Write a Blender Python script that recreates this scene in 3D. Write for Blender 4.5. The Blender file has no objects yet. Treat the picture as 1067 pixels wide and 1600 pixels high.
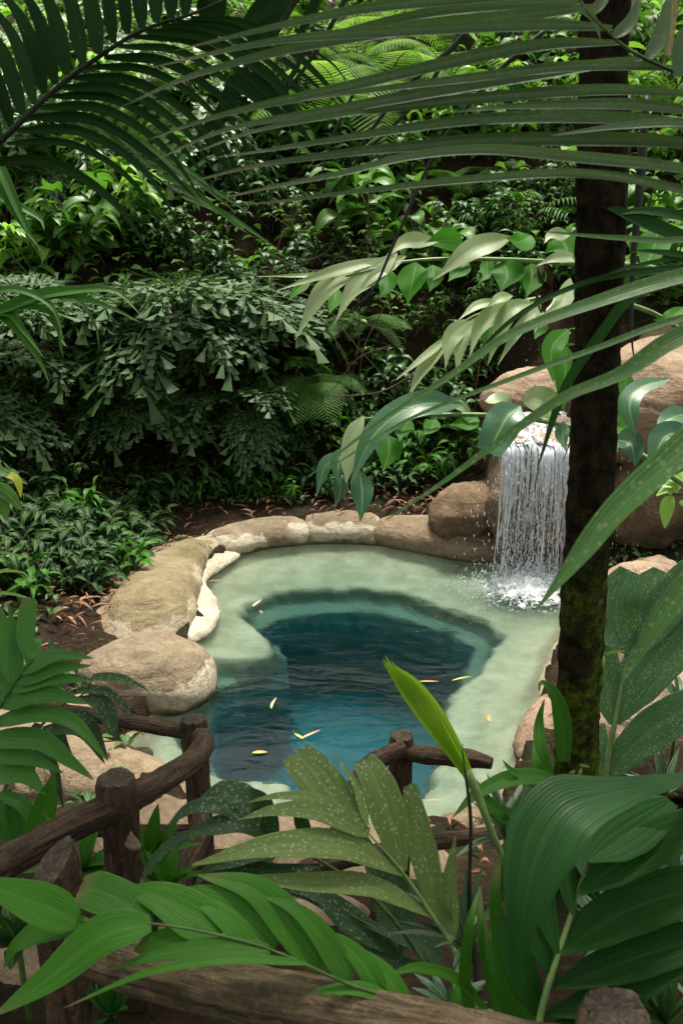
import bpy, math, random
import numpy as np
from mathutils import Vector, noise as mnoise
R = math.radians
random.seed(7); rng = np.random.default_rng(7)
scene = bpy.context.scene
COL = scene.collection

# ------------------------------------------------------------------ camera
CAM_H, PITCH, F = 3.1, R(19.0), 1400.0
cam_d = bpy.data.cameras.new("camera"); cam = bpy.data.objects.new("camera", cam_d); COL.objects.link(cam)
cam.location = (0, 0, CAM_H); cam.rotation_euler = (R(90) - PITCH, 0, 0)
cam_d.sensor_fit = 'VERTICAL'; cam_d.sensor_height = 36.0; cam_d.lens = F / 1600 * 36.0
cam_d.clip_start = 0.05; cam_d.clip_end = 500
cam_d.dof.use_dof = True; cam_d.dof.focus_distance = 6.0; cam_d.dof.aperture_fstop = 9.0
scene.camera = cam

# ------------------------------------------------------------------ world, sun, exposure
SUN_EL, SUN_AZ = R(69), R(14)            # azimuth: clockwise from +Y (sun ahead of the camera, a little right)
w = bpy.data.worlds.new("World"); scene.world = w; w.use_nodes = True
nt = w.node_tree; nt.nodes.clear()
sky = nt.nodes.new('ShaderNodeTexSky'); sky.sky_type = 'NISHITA'; sky.sun_disc = False
sky.sun_elevation = SUN_EL; sky.sun_rotation = SUN_AZ; sky.air_density = 1.0; sky.dust_density = 4.0; sky.ozone_density = 0.6
hs = nt.nodes.new('ShaderNodeHueSaturation'); hs.inputs['Saturation'].default_value = 0.18
bg = nt.nodes.new('ShaderNodeBackground'); bg.inputs['Strength'].default_value = 0.13
out = nt.nodes.new('ShaderNodeOutputWorld')
nt.links.new(sky.outputs[0], hs.inputs['Color']); wt = nt.nodes.new('ShaderNodeMix'); wt.data_type = 'RGBA'; wt.blend_type = 'MULTIPLY'; wt.inputs[0].default_value = 1.0; wt.inputs[7].default_value = (1.0, 1.0, .90, 1)
nt.links.new(hs.outputs[0], wt.inputs[6]); nt.links.new(wt.outputs[2], bg.inputs[0]); nt.links.new(bg.outputs[0], out.inputs[0])
sd = bpy.data.lights.new("sun", 'SUN'); so = bpy.data.objects.new("sun", sd); COL.objects.link(so)
sd.energy = 3.7; sd.angle = R(12); sd.color = (1.0, 0.95, 0.84)
sv = Vector((math.sin(SUN_AZ) * math.cos(SUN_EL), math.cos(SUN_AZ) * math.cos(SUN_EL), math.sin(SUN_EL)))
so.rotation_euler = sv.to_track_quat('Z', 'Y').to_euler(); so.location = sv * 30
vs = scene.view_settings; vs.view_transform = 'Standard'; vs.look = 'None'; vs.gamma = 1.0; vs.exposure = 1.0
scene.cycles.use_denoising = True
scene.cycles.max_bounces = 8; scene.cycles.diffuse_bounces = 3; scene.cycles.glossy_bounces = 3
scene.cycles.transmission_bounces = 6; scene.cycles.transparent_max_bounces = 16
scene.cycles.sample_clamp_indirect = 6.0
scene.cycles.volume_bounces = 0

# ------------------------------------------------------------------ numbers
CP, SP = math.cos(PITCH), math.sin(PITCH)
def P(px, py, d):
    """world point at photo pixel (px,py), d metres along the view axis"""
    xc = (px - 533.5) / F * d; yd = (py - 800.0) / F * d
    return np.array([xc, d * CP - yd * SP, CAM_H - d * SP - yd * CP])
def PZ(px, py, z=0.0):
    a = (px - 533.5) / F; b = (py - 800.0) / F
    d = (CAM_H - z) / (SP + b * CP)
    return P(px, py, d)
TOCAM = lambda p: (np.array([0, 0, CAM_H]) - p) / np.linalg.norm(np.array([0, 0, CAM_H]) - p)
def nz(v): 
    v = np.asarray(v, float); return v / max(np.linalg.norm(v), 1e-9)
def catmull(pts, n):
    pts = np.asarray(pts, float)
    if len(pts) == 2: 
        t = np.linspace(0, 1, n)[:, None]; return pts[0] * (1 - t) + pts[1] * t
    p = np.vstack([2 * pts[0] - pts[1], pts, 2 * pts[-1] - pts[-2]])
    L = np.concatenate([[0], np.cumsum(np.linalg.norm(np.diff(pts[:, :3], axis=0), axis=1))]); L /= L[-1]
    out = []
    for s in np.linspace(0, 1, n):
        i = min(max(np.searchsorted(L, s) - 1, 0), len(pts) - 2)
        t = (s - L[i]) / max(L[i + 1] - L[i], 1e-9)
        a, b, c, d = p[i], p[i + 1], p[i + 2], p[i + 3]
        out.append(0.5 * ((2 * b) + (-a + c) * t + (2 * a - 5 * b + 4 * c - d) * t * t + (-a + 3 * b - 3 * c + d) * t ** 3))
    return np.array(out)
def _h(i, j, k, s):
    x = (i * 374761393 + j * 668265263 + k * 2147483647 + s * 1274126177) & 0xffffffff
    x = ((x ^ (x >> 13)) * 1274126177) & 0xffffffff
    return ((x ^ (x >> 16)) & 0xffff) / 65535.0
def vnoise(p, s=0):
    p = np.asarray(p, float); i = np.floor(p).astype(np.int64); f = p - i; f = f * f * (3 - 2 * f)
    r = 0
    for dx in (0, 1):
        for dy in (0, 1):
            for dz in (0, 1):
                wgt = (f[..., 0] if dx else 1 - f[..., 0]) * (f[..., 1] if dy else 1 - f[..., 1]) * (f[..., 2] if dz else 1 - f[..., 2])
                r = r + wgt * _h(i[..., 0] + dx, i[..., 1] + dy, i[..., 2] + dz, s)
    return r * 2 - 1
def fbm(p, s=0, o=4, g=0.5):
    r = 0; a = 1; p = np.asarray(p, float)
    for k in range(o):
        r = r + a * vnoise(p, s + k * 17); p = p * 2.03 + 11.3; a *= g
    return r
def sstep(a, b, x):
    t = np.clip((x - a) / (b - a), 0, 1); return t * t * (3 - 2 * t)
def sdf(poly, X, Y):
    poly = np.asarray(poly)[:, :2]; x = X.ravel(); y = Y.ravel()
    dm = np.full(x.shape, 1e9); ins = np.zeros(x.shape, bool); n = len(poly)
    for k in range(n):
        a = poly[k]; b = poly[(k + 1) % n]; e = b - a
        t = np.clip(((x - a[0]) * e[0] + (y - a[1]) * e[1]) / (e @ e + 1e-12), 0, 1)
        dm = np.minimum(dm, np.hypot(x - a[0] - t * e[0], y - a[1] - t * e[1]))
        c = ((a[1] > y) != (b[1] > y)) & (x < (b[0] - a[0]) * (y - a[1]) / (b[1] - a[1] + 1e-15) + a[0])
        ins ^= c
    return np.where(ins, -dm, dm).reshape(X.shape)

# ------------------------------------------------------------------ objects
ORG = {}
def set_tags(o, label=None, cat=None, group=None, kind=None):
    if label: o['label'] = label
    if cat: o['category'] = cat
    if group: o['group'] = group
    if kind: o['kind'] = kind
def thing(name, label, cat, loc=(0, 0, 0), group=None):
    o = bpy.data.objects.new(name, None); COL.objects.link(o); o.location = loc; o.empty_display_size = 0.1
    ORG[o.name] = np.array(loc, float); set_tags(o, label, cat, group); return o
class MB:
    """collects strips / tubes / grids; build() links ONE mesh object"""
    def __init__(s): s.v = []; s.q = []; s.t = []; s.uv = []; s.r = []; s.n = 0
    def add(s, V, Q=None, T=None, UV=None, r=None):
        V = np.asarray(V, float).reshape(-1, 3); k = len(V)
        s.v.append(V); s.uv.append(np.zeros((k, 2)) if UV is None else np.asarray(UV, float).reshape(-1, 2))
        s.r.append(np.full(k, random.random() if r is None else r))
        if Q is not None and len(Q): s.q.append(np.asarray(Q, np.int64) + s.n)
        if T is not None and len(T): s.t.append(np.asarray(T, np.int64) + s.n)
        s.n += k
    def merge(s, o, rot=None, loc=None, sc=1.0):
        V = np.concatenate(o.v) * sc
        if rot is not None: V = V @ np.asarray(rot).T
        if loc is not None: V = V + np.asarray(loc)
        s.v.append(V); s.uv.append(np.concatenate(o.uv)); s.r.append(np.concatenate(o.r))
        for q in o.q: s.q.append(q + s.n)
        for t in o.t: s.t.append(t + s.n)
        s.n += len(V)
    def build(s, name, mat, parent=None, smooth=True):
        me = bpy.data.meshes.new(name); V = np.concatenate(s.v)
        org = ORG.get(parent.name, np.zeros(3)) if parent is not None else np.zeros(3)
        V = V - org
        Q = np.concatenate(s.q) if s.q else np.zeros((0, 4), np.int64); T = np.concatenate(s.t) if s.t else np.zeros((0, 3), np.int64)
        nl = Q.size + T.size; npoly = len(Q) + len(T)
        me.vertices.add(len(V)); me.vertices.foreach_set('co', V.astype(np.float32).ravel())
        me.loops.add(nl); li = np.concatenate([Q.ravel(), T.ravel()]); me.loops.foreach_set('vertex_index', li.astype(np.int32))
        me.polygons.add(npoly)
        st = np.concatenate([np.arange(len(Q)) * 4, Q.size + np.arange(len(T)) * 3])
        me.polygons.foreach_set('loop_start', st.astype(np.int32))
        me.polygons.foreach_set('use_smooth', np.full(npoly, smooth))
        uvl = me.uv_layers.new(name='UVMap'); uvl.data.foreach_set('uv', np.concatenate(s.uv)[li].astype(np.float32).ravel())
        at = me.attributes.new('lr', 'FLOAT', 'POINT'); at.data.foreach_set('value', np.concatenate(s.r).astype(np.float32))
        me.update(calc_edges=True); me.validate()
        if mat: me.materials.append(mat)
        o = bpy.data.objects.new(name, me); COL.objects.link(o)
        if parent is not None: o.parent = parent
        ORG[o.name] = org
        return o
_gi = {}
def gidx(n, m, wrap=False):
    key = (n, m, wrap)
    if key not in _gi:
        i, j = np.meshgrid(np.arange(n - 1), np.arange(m if wrap else m - 1), indexing='ij'); i = i.ravel(); j = j.ravel()
        j2 = (j + 1) % m
        _gi[key] = np.stack([i * m + j, i * m + j2, (i + 1) * m + j2, (i + 1) * m + j], 1)
    return _gi[key]
def strip(mb, pts, hw, up=(0, 0, 1), fold=0.15, nc=2, pleat=0.0, twist=0.0, curl=0.0, jag=0.0, r=None, wav=0.0):
    pts = np.asarray(pts, float); n = len(pts); hw = np.asarray(hw, float)
    t = np.gradient(pts, axis=0); t /= np.linalg.norm(t, axis=1)[:, None] + 1e-9
    up = np.asarray(up, float); up = np.broadcast_to(up, (n, 3))
    side = np.cross(t, up); side /= np.linalg.norm(side, axis=1)[:, None] + 1e-9
    nr = np.cross(side, t)
    if np.ndim(twist) or twist:
        a = np.asarray(twist) * np.linspace(0, 1, n) if np.ndim(twist) == 0 else np.asarray(twist)
        c, s_ = np.cos(a)[:, None], np.sin(a)[:, None]; side, nr = side * c + nr * s_, nr * c - side * s_
    s = np.linspace(-1, 1, nc + 1)
    h = fold * np.abs(s)[None, :] * hw[:, None] - curl * (s ** 2)[None, :] * hw[:, None]
    if pleat: h = h + pleat * hw[:, None] * (np.arange(nc + 1) % 2 - 0.5)[None, :]
    if wav: h = h + wav * hw[:, None] * np.abs(s)[None, :] * np.sin(np.linspace(0, 9, n) + random.random() * 6)[:, None] * np.sign(s)[None, :]
    V = pts[:, None] + side[:, None] * (hw[:, None] * s[None])[..., None] + nr[:, None] * h[..., None]
    if jag: 
        k = max(1, n // 4); V[-k:] += t[-k:, None] * (rng.random((1, nc + 1, 1)) * jag) * np.linspace(0.3, 1, k)[:, None, None]
    u = np.broadcast_to(np.linspace(0, 1, n)[:, None], (n, nc + 1)); v = np.broadcast_to((s * .5 + .5)[None], (n, nc + 1))
    mb.add(V, gidx(n, nc + 1), UV=np.stack([u, v], -1), r=r)
def prof(kind, n):
    u = np.linspace(0, 1, n)
    if kind == 'palm': a = np.sin(np.pi * np.clip(u, 0, 1) ** 0.62) ** 0.75 * (1 - .25 * u); a[0] = .38
    elif kind == 'lance': a = np.sin(np.pi * u ** 0.85) ** 0.85; a[0] = .12
    elif kind == 'ovate': a = np.sin(np.pi * u ** 0.68) ** 0.8; a[0] = .1
    elif kind == 'blunt': a = np.clip(sstep(-.15, .45, u), 0, 1) * (1 - .25 * sstep(.8, 1, u)); 
    elif kind == 'blade': a = (1 - u) ** 0.6 * sstep(-.25, .2, u)
    elif kind == 'wedge': a = .06 + .94 * u ** 1.1
    else: a = np.ones(n)
    if kind not in ('blunt', 'wedge', 'flat'): a[-1] = .015
    return a / a.max()
def tube(mb, pts, rad, seg=8, cap=True, flat=1.0, ns=0.0, nf=6.0, seed=0, r=None, up=(0, 0, 1), furrow=0.0):
    pts = np.asarray(pts, float); n = len(pts); rad = np.broadcast_to(np.asarray(rad, float), (n,)).copy()
    t = np.gradient(pts, axis=0); t /= np.linalg.norm(t, axis=1)[:, None] + 1e-9
    u0 = np.array(up, float)
    if abs(t[0] @ u0) > .9: u0 = np.array([0, 1., 0])
    a = [nz(np.cross(t[0], u0))]
    for k in range(1, n): x = a[-1] - t[k] * (a[-1] @ t[k]); a.append(nz(x))
    a = np.array(a); b = np.cross(t, a)
    th = np.linspace(0, 2 * np.pi, seg, endpoint=False)
    L = np.concatenate([[0], np.cumsum(np.linalg.norm(np.diff(pts, axis=0), axis=1))])
    RR = rad[:, None] * np.ones(seg)[None]
    if ns or furrow:
        q = np.stack(np.broadcast_arrays(np.cos(th)[None] * 1.0, np.sin(th)[None] * 1.0, L[:, None] * 1.0), -1)
        if ns: RR = RR * (1 + ns * fbm(q * np.array([1.1, 1.1, nf]), seed, 3))
        if furrow: RR = RR * (1 - furrow * (1 - np.abs(fbm(q * np.array([4.5, 4.5, 9.0]), seed + 5, 3))) ** 3)
    V = pts[:, None] + a[:, None] * (np.cos(th)[None] * RR)[..., None] + b[:, None] * (np.sin(th)[None] * RR * flat)[..., None]
    UV = np.stack(np.broadcast_arrays(L[:, None], th[None] / (2 * np.pi)), -1)
    Q = gidx(n, seg, True)
    mb_v = V.reshape(-1, 3); T = []
    if cap:
        c0 = pts[0]; c1 = pts[-1]; mb_v = np.vstack([mb_v, c0, c1]); UVf = np.vstack([UV.reshape(-1, 2), [0, 0], [L[-1], 0]])
        i0 = n * seg
        for j in range(seg):
            T.append((i0, (j + 1) % seg, j)); T.append((i0 + 1, (n - 1) * seg + j, (n - 1) * seg + (j + 1) % seg))
    else: UVf = UV.reshape(-1, 2)
    mb.add(mb_v, Q, T, UVf, r)
def pleaf(mb, pts, wpx, kind='palm', n=16, nc=2, fold=.12, pleat=0., upm=.55, upv=None, twist=0., curl=0., jag=0., wav=0., r=None):
    """leaf through photo pixels (x,y,depth) with half width wpx; the blade faces up and towards the lens side"""
    c = catmull(pts, n); W = np.array([P(*q) for q in c])
    up = nz(TOCAM(W[n // 2]) * (1 - upm) + np.array([0, 0, upm])) if upv is None else upv
    strip(mb, W, prof(kind, n) * wpx * c[:, 2] / F if np.ndim(wpx) == 0 else np.interp(np.linspace(0, 1, n), np.linspace(0, 1, len(wpx)), wpx) * c[:, 2] / F,
          up, fold, nc, pleat, twist, curl, jag, r, wav)
def ptube(mb, pts, wpx, n=24, seg=8, **k):
    c = catmull(pts, n); W = np.array([P(*q[:3]) for q in c])
    wv = np.interp(np.linspace(0, 1, n), np.linspace(0, 1, len(wpx)), wpx) if np.ndim(wpx) else np.full(n, wpx)
    tube(mb, W, wv * c[:, 2] / F, seg, **k)
# ------------------------------------------------------------------ materials
class NT:
    def __init__(s, name):
        s.m = bpy.data.materials.new(name); s.m.use_nodes = True; s.t = s.m.node_tree; s.t.nodes.clear()
        s.out = s.t.nodes.new('ShaderNodeOutputMaterial')
    def n(s, ty, props=None, **ins):
        x = s.t.nodes.new('ShaderNode' + ty)
        for k, v in (props or {}).items(): setattr(x, k, v)
        for k, v in ins.items():
            k = k.replace('_', ' ')
            s.put(x.inputs[int(k[1:])] if k[0] == 'i' and k[1:].isdigit() else x.inputs[k], v)
        return x
    def put(s, sock, v):
        if isinstance(v, bpy.types.Node): v = v.outputs[0]
        if isinstance(v, bpy.types.NodeSocket): s.t.links.new(v, sock)
        else:
            if isinstance(v, (tuple, list)) and len(v) == 3 and sock.type == 'RGBA': v = (*v, 1)
            sock.default_value = v
    def math(s, op, a, b=0.5, c=None):
        x = s.n('Math', {'operation': op}, i0=a, i1=b)
        if c is not None: s.put(x.inputs[2], c)
        return x.outputs[0]
    def mix(s, f, a, b, bt='MIX'):
        x = s.n('Mix', {'data_type': 'RGBA', 'blend_type': bt}); s.put(x.inputs[0], f); s.put(x.inputs[6], a); s.put(x.inputs[7], b); return x.outputs[2]
    def ramp(s, f, a, b):   # linear map a..b -> 0..1 clamped
        x = s.n('MapRange', {'clamp': True}, i0=f, i1=a, i2=b); return x.outputs[0]
    def noise(s, vec, sc, det=3, rough=.5, dist=0.):
        x = s.n('TexNoise'); 
        if vec is not None: s.put(x.inputs['Vector'], vec)
        x.inputs['Scale'].default_value = sc; x.inputs['Detail'].default_value = det; x.inputs['Roughness'].default_value = rough; x.inputs['Distortion'].default_value = dist
        return x.outputs[0]
    def bump(s, h, st=.3, d=.01, nrm=None):
        x = s.n('Bump'); s.put(x.inputs['Height'], h); x.inputs['Strength'].default_value = st; x.inputs['Distance'].default_value = d
        if nrm is not None: s.put(x.inputs['Normal'], nrm)
        return x.outputs[0]
    def obj(s): return s.n('TexCoord').outputs['Object']
    def pos(s): return s.n('NewGeometry').outputs['Position']
    def mapv(s, v, sc): return s.n('Mapping', None, Vector=v, Scale=sc).outputs[0]
    def done(s, sh, vol=None):
        s.put(s.out.inputs['Surface'], sh)
        if vol is not None: s.put(s.out.inputs['Volume'], vol)
        return s.m
def leaf_mat(name, A, B, mode='broad', rough=.38, spec=.5, tr=.25, spots=0., freq=9., vein=.5, mid=(.25, .4, .12), tcol=None, edge=None, coat=0.0, brown=0.0, stripes=None):
    k = NT(name); uv = k.n('UVMap'); sx = k.n('SeparateXYZ', None, Vector=uv); u, v = sx.outputs[0], sx.outputs[1]
    v2 = k.math('MULTIPLY', k.math('ABSOLUTE', k.math('SUBTRACT', v, .5)), 2.)
    lr = k.n('Attribute', {'attribute_name': 'lr'}).outputs['Fac']; oi = k.n('ObjectInfo').outputs['Random']
    ps = k.pos()
    f = k.math('ADD', k.math('MULTIPLY', k.noise(ps, 6., 3), .9), k.math('MULTIPLY', lr, .75)); f = k.math('ADD', f, k.math('MULTIPLY', oi, .25))
    col = k.mix(k.ramp(f, .35, 1.25), A, B)
    if mode == 'palm':
        w = k.math('SINE', k.math('MULTIPLY', v, freq * 6.283)); w2 = k.math('SINE', k.math('MULTIPLY', v, freq * 2.7 * 6.283))
        st = k.math('POWER', k.math('ABSOLUTE', w), .5); h = k.math('ADD', st, k.math('MULTIPLY', w2, .12))
        dark = k.ramp(st, .5, .1)
    else:
        ph = k.math('SUBTRACT', k.math('MULTIPLY', u, freq), k.math('MULTIPLY', v2, freq * .28))
        w = k.math('ABSOLUTE', k.math('SINE', k.math('MULTIPLY', ph, 3.1416))); st = k.math('POWER', w, .35); h = st
        dark = k.math('MULTIPLY', k.ramp(st, .7, .2), .6)
    lite = k.mix(.5, col, mid)
    if mode == 'palm':
        col = k.mix(k.math('MULTIPLY', dark, vein), col, k.mix(.55, col, (.005, .012, .004)))
        cv = k.n('CombineXYZ', None, i0=k.math('MULTIPLY', u, 2.2), i1=k.math('MULTIPLY', v, 38.), i2=k.math('MULTIPLY', lr, 50.)); sn = k.noise(cv.outputs[0], 1., 3, .6)
        col = k.mix(k.math('MULTIPLY', k.ramp(sn, .42, .7), .55), col, k.mix(.5, col, tuple(min(1, x * 2.1) for x in B))); col = k.mix(k.math('MULTIPLY', k.ramp(sn, .48, .3), .5), col, tuple(x * .6 for x in A))
        fl = k.n('TexVoronoi', None, Vector=ps, Scale=38.); col = k.mix(k.math('MULTIPLY', k.math('MULTIPLY', k.ramp(fl.outputs['Distance'], .13, .06), k.ramp(k.noise(ps, 4.3, 2), .52, .6)), .7), col, (.17, .13, .05))
    else: col = k.mix(k.math('MULTIPLY', dark, vein), col, lite)
    mr = k.ramp(v2, .09, .03); col = k.mix(k.math('MULTIPLY', mr, .6 if mode == 'broad' else .35), col, mid)
    if stripes: 
        sm = k.ramp(k.math('ABSOLUTE', k.math('SINE', k.math('MULTIPLY', v, 6.283 * 1.6))), .93, 1.); col = k.mix(k.math('MULTIPLY', sm, .8), col, stripes)
    if edge:
        col = k.mix(k.math('MULTIPLY', k.ramp(u, .8, 1.), k.ramp(k.noise(ps, 20.), .4, .6)), col, edge)
    if brown > 0:
        bn = k.ramp(k.noise(ps, 14., 4, .6), .62, .7); col = k.mix(k.math('MULTIPLY', bn, brown), col, (.16, .09, .035))
    rough = rough + .05; rg = rough
    if spots > 0:
        vo = k.n('TexVoronoi', None, Vector=ps, Scale=85.); n2 = k.noise(ps, 130., 3, .6)
        sz = k.math('MULTIPLY', k.noise(ps, 9., 2), .62)
        s1 = k.ramp(k.math('ADD', vo.outputs['Distance'], k.math('MULTIPLY', k.math('SUBTRACT', n2, .5), .3)), sz, k.math('MULTIPLY', sz, .55))
        vo2 = k.n('TexVoronoi', None, Vector=ps, Scale=210.); s2 = k.math('MULTIPLY', k.ramp(vo2.outputs['Distance'], .36, .12), k.ramp(k.noise(ps, 17., 3), .4, .6))
        sp = k.math('MAXIMUM', s1, k.math('MULTIPLY', s2, .7)); col = k.mix(k.math('MULTIPLY', sp, spots), col, (.42, .47, .34))
        rg = k.math('ADD', k.math('MULTIPLY', sp, .25), rough)
    h = k.math('ADD', h, k.math('MULTIPLY', k.noise(ps, 60., 2), .35))
    nb = k.bump(h, .22, .003); rg = k.math('ADD', rg, k.math('MULTIPLY', k.math('SUBTRACT', k.noise(ps, 24., 3), .5), .35))
    p = k.n('BsdfPrincipled', None, Base_Color=col, Roughness=rg, Normal=nb); p.inputs['Specular IOR Level'].default_value = spec * .62
    if coat: p.inputs['Coat Weight'].default_value = coat; p.inputs['Coat Roughness'].default_value = .22
    tc = tcol or tuple(min(1, x * y) for x, y in zip(B, (2.2, 2.4, 1.2)))
    t = k.n('BsdfTranslucent', None, Color=k.mix(.35, tc, col))
    return k.done(k.n('MixShader', None, i0=tr, i1=p, i2=t))
ML = {
 'dark':    leaf_mat('leaf_dark_glossy', (.012, .042, .008), (.032, .092, .014), rough=.42, spec=.55, tr=.15),
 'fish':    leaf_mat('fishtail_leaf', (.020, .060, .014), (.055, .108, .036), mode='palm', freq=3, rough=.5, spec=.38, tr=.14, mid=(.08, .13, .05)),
 'fishglare': leaf_mat('fishtail_leaf_painted_glare', (.09, .17, .07), (.20, .30, .15), mode='palm', freq=3, rough=.36, spec=1., tr=.2, mid=(.12, .2, .08)),  # fishtail leaf lightened: glare of the upper slope painted into the colour
 'broad':   leaf_mat('broad_leaf', (.032, .105, .012), (.070, .180, .022), rough=.4, tr=.3, brown=.4),
 'bright':  leaf_mat('sunlit_bright_leaf', (.10, .24, .025), (.22, .40, .065), rough=.36, spec=.95, tr=.35),  # lime green, raised further to paint sunlight on the slope shrubs
 'bed':     leaf_mat('bed_leaf_painted_shade', (.006, .024, .004), (.015, .050, .008), rough=.5, spec=.3, tr=.12),  # colour darkened to paint in the shade over the herb bed
 'palml':   leaf_mat('palm_leaf_light', (.022, .105, .008), (.045, .17, .014), mode='palm', freq=7, rough=.38, spec=.6, tr=.2, mid=(.1, .2, .04), edge=(.15, .12, .05)),
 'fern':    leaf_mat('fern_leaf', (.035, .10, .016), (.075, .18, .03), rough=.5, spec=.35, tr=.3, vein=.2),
 'fernlit': leaf_mat('fern_leaf_painted_sun', (.12, .25, .035), (.24, .40, .09), rough=.5, spec=.35, tr=.35, vein=.2),  # lit copy of the fern leaf, sunshine painted into its colour
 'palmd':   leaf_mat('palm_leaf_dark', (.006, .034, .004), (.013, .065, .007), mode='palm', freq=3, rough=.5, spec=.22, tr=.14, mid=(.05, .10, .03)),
 'palmback': leaf_mat('palm_leaf_backlit', (.005, .024, .004), (.014, .05, .008), mode='palm', freq=3, rough=.5, spec=.2, tr=.06, mid=(.03, .06, .02)),  # base colour darkened to paint undersides seen against the light
 'palm':    leaf_mat('palm_leaf', (.017, .080, .005), (.038, .145, .008), mode='palm', freq=7, rough=.46, spec=.35, tr=.22, mid=(.1, .2, .04), edge=(.15, .12, .05)),
 'palmsp':  leaf_mat('palm_leaf_speckled', (.075, .125, .030), (.13, .19, .05), mode='palm', freq=6, rough=.5, spec=.35, tr=.2, spots=.55, mid=(.2, .28, .1)),
 'palmsg':  leaf_mat('palm_leaf_green_speckled', (.035, .10, .035), (.06, .15, .05), mode='palm', freq=6, rough=.45, tr=.2, spots=.5, mid=(.15, .25, .08)),
 'palmsd':  leaf_mat('palm_leaf_dark_speckled', (.014, .045, .012), (.030, .075, .022), mode='palm', freq=4, rough=.45, tr=.15, spots=.35, mid=(.08, .13, .05)),
 'glarepalm':   leaf_mat('palm_leaf_painted_glare', (.022, .070, .014), (.075, .13, .050), mode='palm', freq=2, rough=.4, spec=.75, tr=.16, spots=.12, mid=(.12, .14, .07), edge=(.3, .22, .15), vein=.4),  # base lightened to paint in the leaflets' grey-green glare
 'spear':   leaf_mat('young_palm_leaf', (.11, .30, .012), (.30, .50, .02), mode='palm', freq=7, rough=.4, tr=.4, mid=(.5, .6, .05), vein=.6),
 'gpale':   leaf_mat('ginger_leaf_pale_glare', (.17, .25, .11), (.31, .38, .20), freq=22, rough=.38, spec=.8, tr=.25, spots=.4, vein=.55, mid=(.4, .46, .28)),  # whitish from lichen specks, the rest is glare painted into the colour
 'ggreen':  leaf_mat('ginger_leaf_green', (.025, .12, .008), (.05, .20, .014), freq=22, rough=.5, spec=.3, tr=.5, vein=.3),
 'gdark':   leaf_mat('ginger_leaf_bluish', (.018, .075, .035), (.045, .13, .06), freq=22, rough=.3, spec=.6, tr=.12, spots=.12, vein=.3),
 'strip':   leaf_mat('striped_leaf', (.015, .05, .02), (.03, .08, .03), mode='palm', freq=2, rough=.35, tr=.15, stripes=(.3, .4, .28)),
 'yellow':  leaf_mat('yellow_leaf', (.35, .38, .03), (.5, .5, .05), rough=.45, tr=.35),
}
def stem_mat(name, a, b, rough=.6):
    k = NT(name); f = k.noise(k.mapv(k.obj(), (20, 20, 20)), 1., 3)
    p = k.n('BsdfPrincipled', None, Base_Color=k.mix(k.ramp(f, .35, .65), a, b), Roughness=rough); p.inputs['Specular IOR Level'].default_value = .25
    return k.done(p)
M_STEM = stem_mat('green_stem', (.03, .07, .015), (.07, .12, .03), .45)
M_STEMD = stem_mat('dark_stem', (.010, .012, .006), (.025, .03, .014), .5)
M_STEMP = stem_mat('pale_green_stem', (.12, .2, .06), (.2, .3, .1), .4)
M_TWIG = stem_mat('brown_twig', (.05, .032, .018), (.11, .075, .04), .8)
M_DRY = stem_mat('dry_leaf', (.17, .075, .03), (.34, .19, .09), .75)
M_PALE = stem_mat('pale_trunk', (.25, .2, .09), (.4, .34, .17), .8)
def dry_mat(name, a, b):
    k = NT(name); lr = k.n('Attribute', {'attribute_name': 'lr'}).outputs['Fac']; f = k.math('ADD', k.math('MULTIPLY', k.noise(k.pos(), 30., 3), .5), k.math('MULTIPLY', lr, .6))
    return k.done(k.n('BsdfPrincipled', None, Base_Color=k.mix(k.ramp(f, .2, .8), a, b), Roughness=.7))
M_LIT = dry_mat('leaf_litter', (.05, .022, .010), (.27, .12, .05))
M_ORANGE = dry_mat('fallen_orange_leaf', (.5, .2, .04), (.65, .36, .08))
M_TAN = dry_mat('fallen_tan_leaf', (.42, .22, .10), (.6, .38, .2))
M_YEL = dry_mat('fallen_yellow_leaf', (.5, .36, .04), (.55, .5, .08))
def ground_mat():
    k = NT('forest_soil'); p = k.pos(); n1 = k.noise(p, 1.7, 5, .6); n2 = k.noise(p, 22., 5, .65); n3 = k.noise(p, 70., 3)
    c = k.mix(k.ramp(n1, .35, .65), (.012, .008, .005), (.028, .018, .010)); c = k.mix(k.ramp(n2, .52, .68), c, (.06, .032, .016))
    c = k.mix(k.math('MULTIPLY', k.ramp(k.noise(p, 3.1, 4), .55, .65), .6), c, (.012, .028, .008))
    nb = k.bump(k.math('ADD', n2, k.math('MULTIPLY', n3, .4)), .8, .04); pg = k.n('BsdfPrincipled', None, Base_Color=c, Roughness=.9, Normal=nb); pg.inputs['Specular IOR Level'].default_value = .1
    return k.done(pg)
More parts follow.
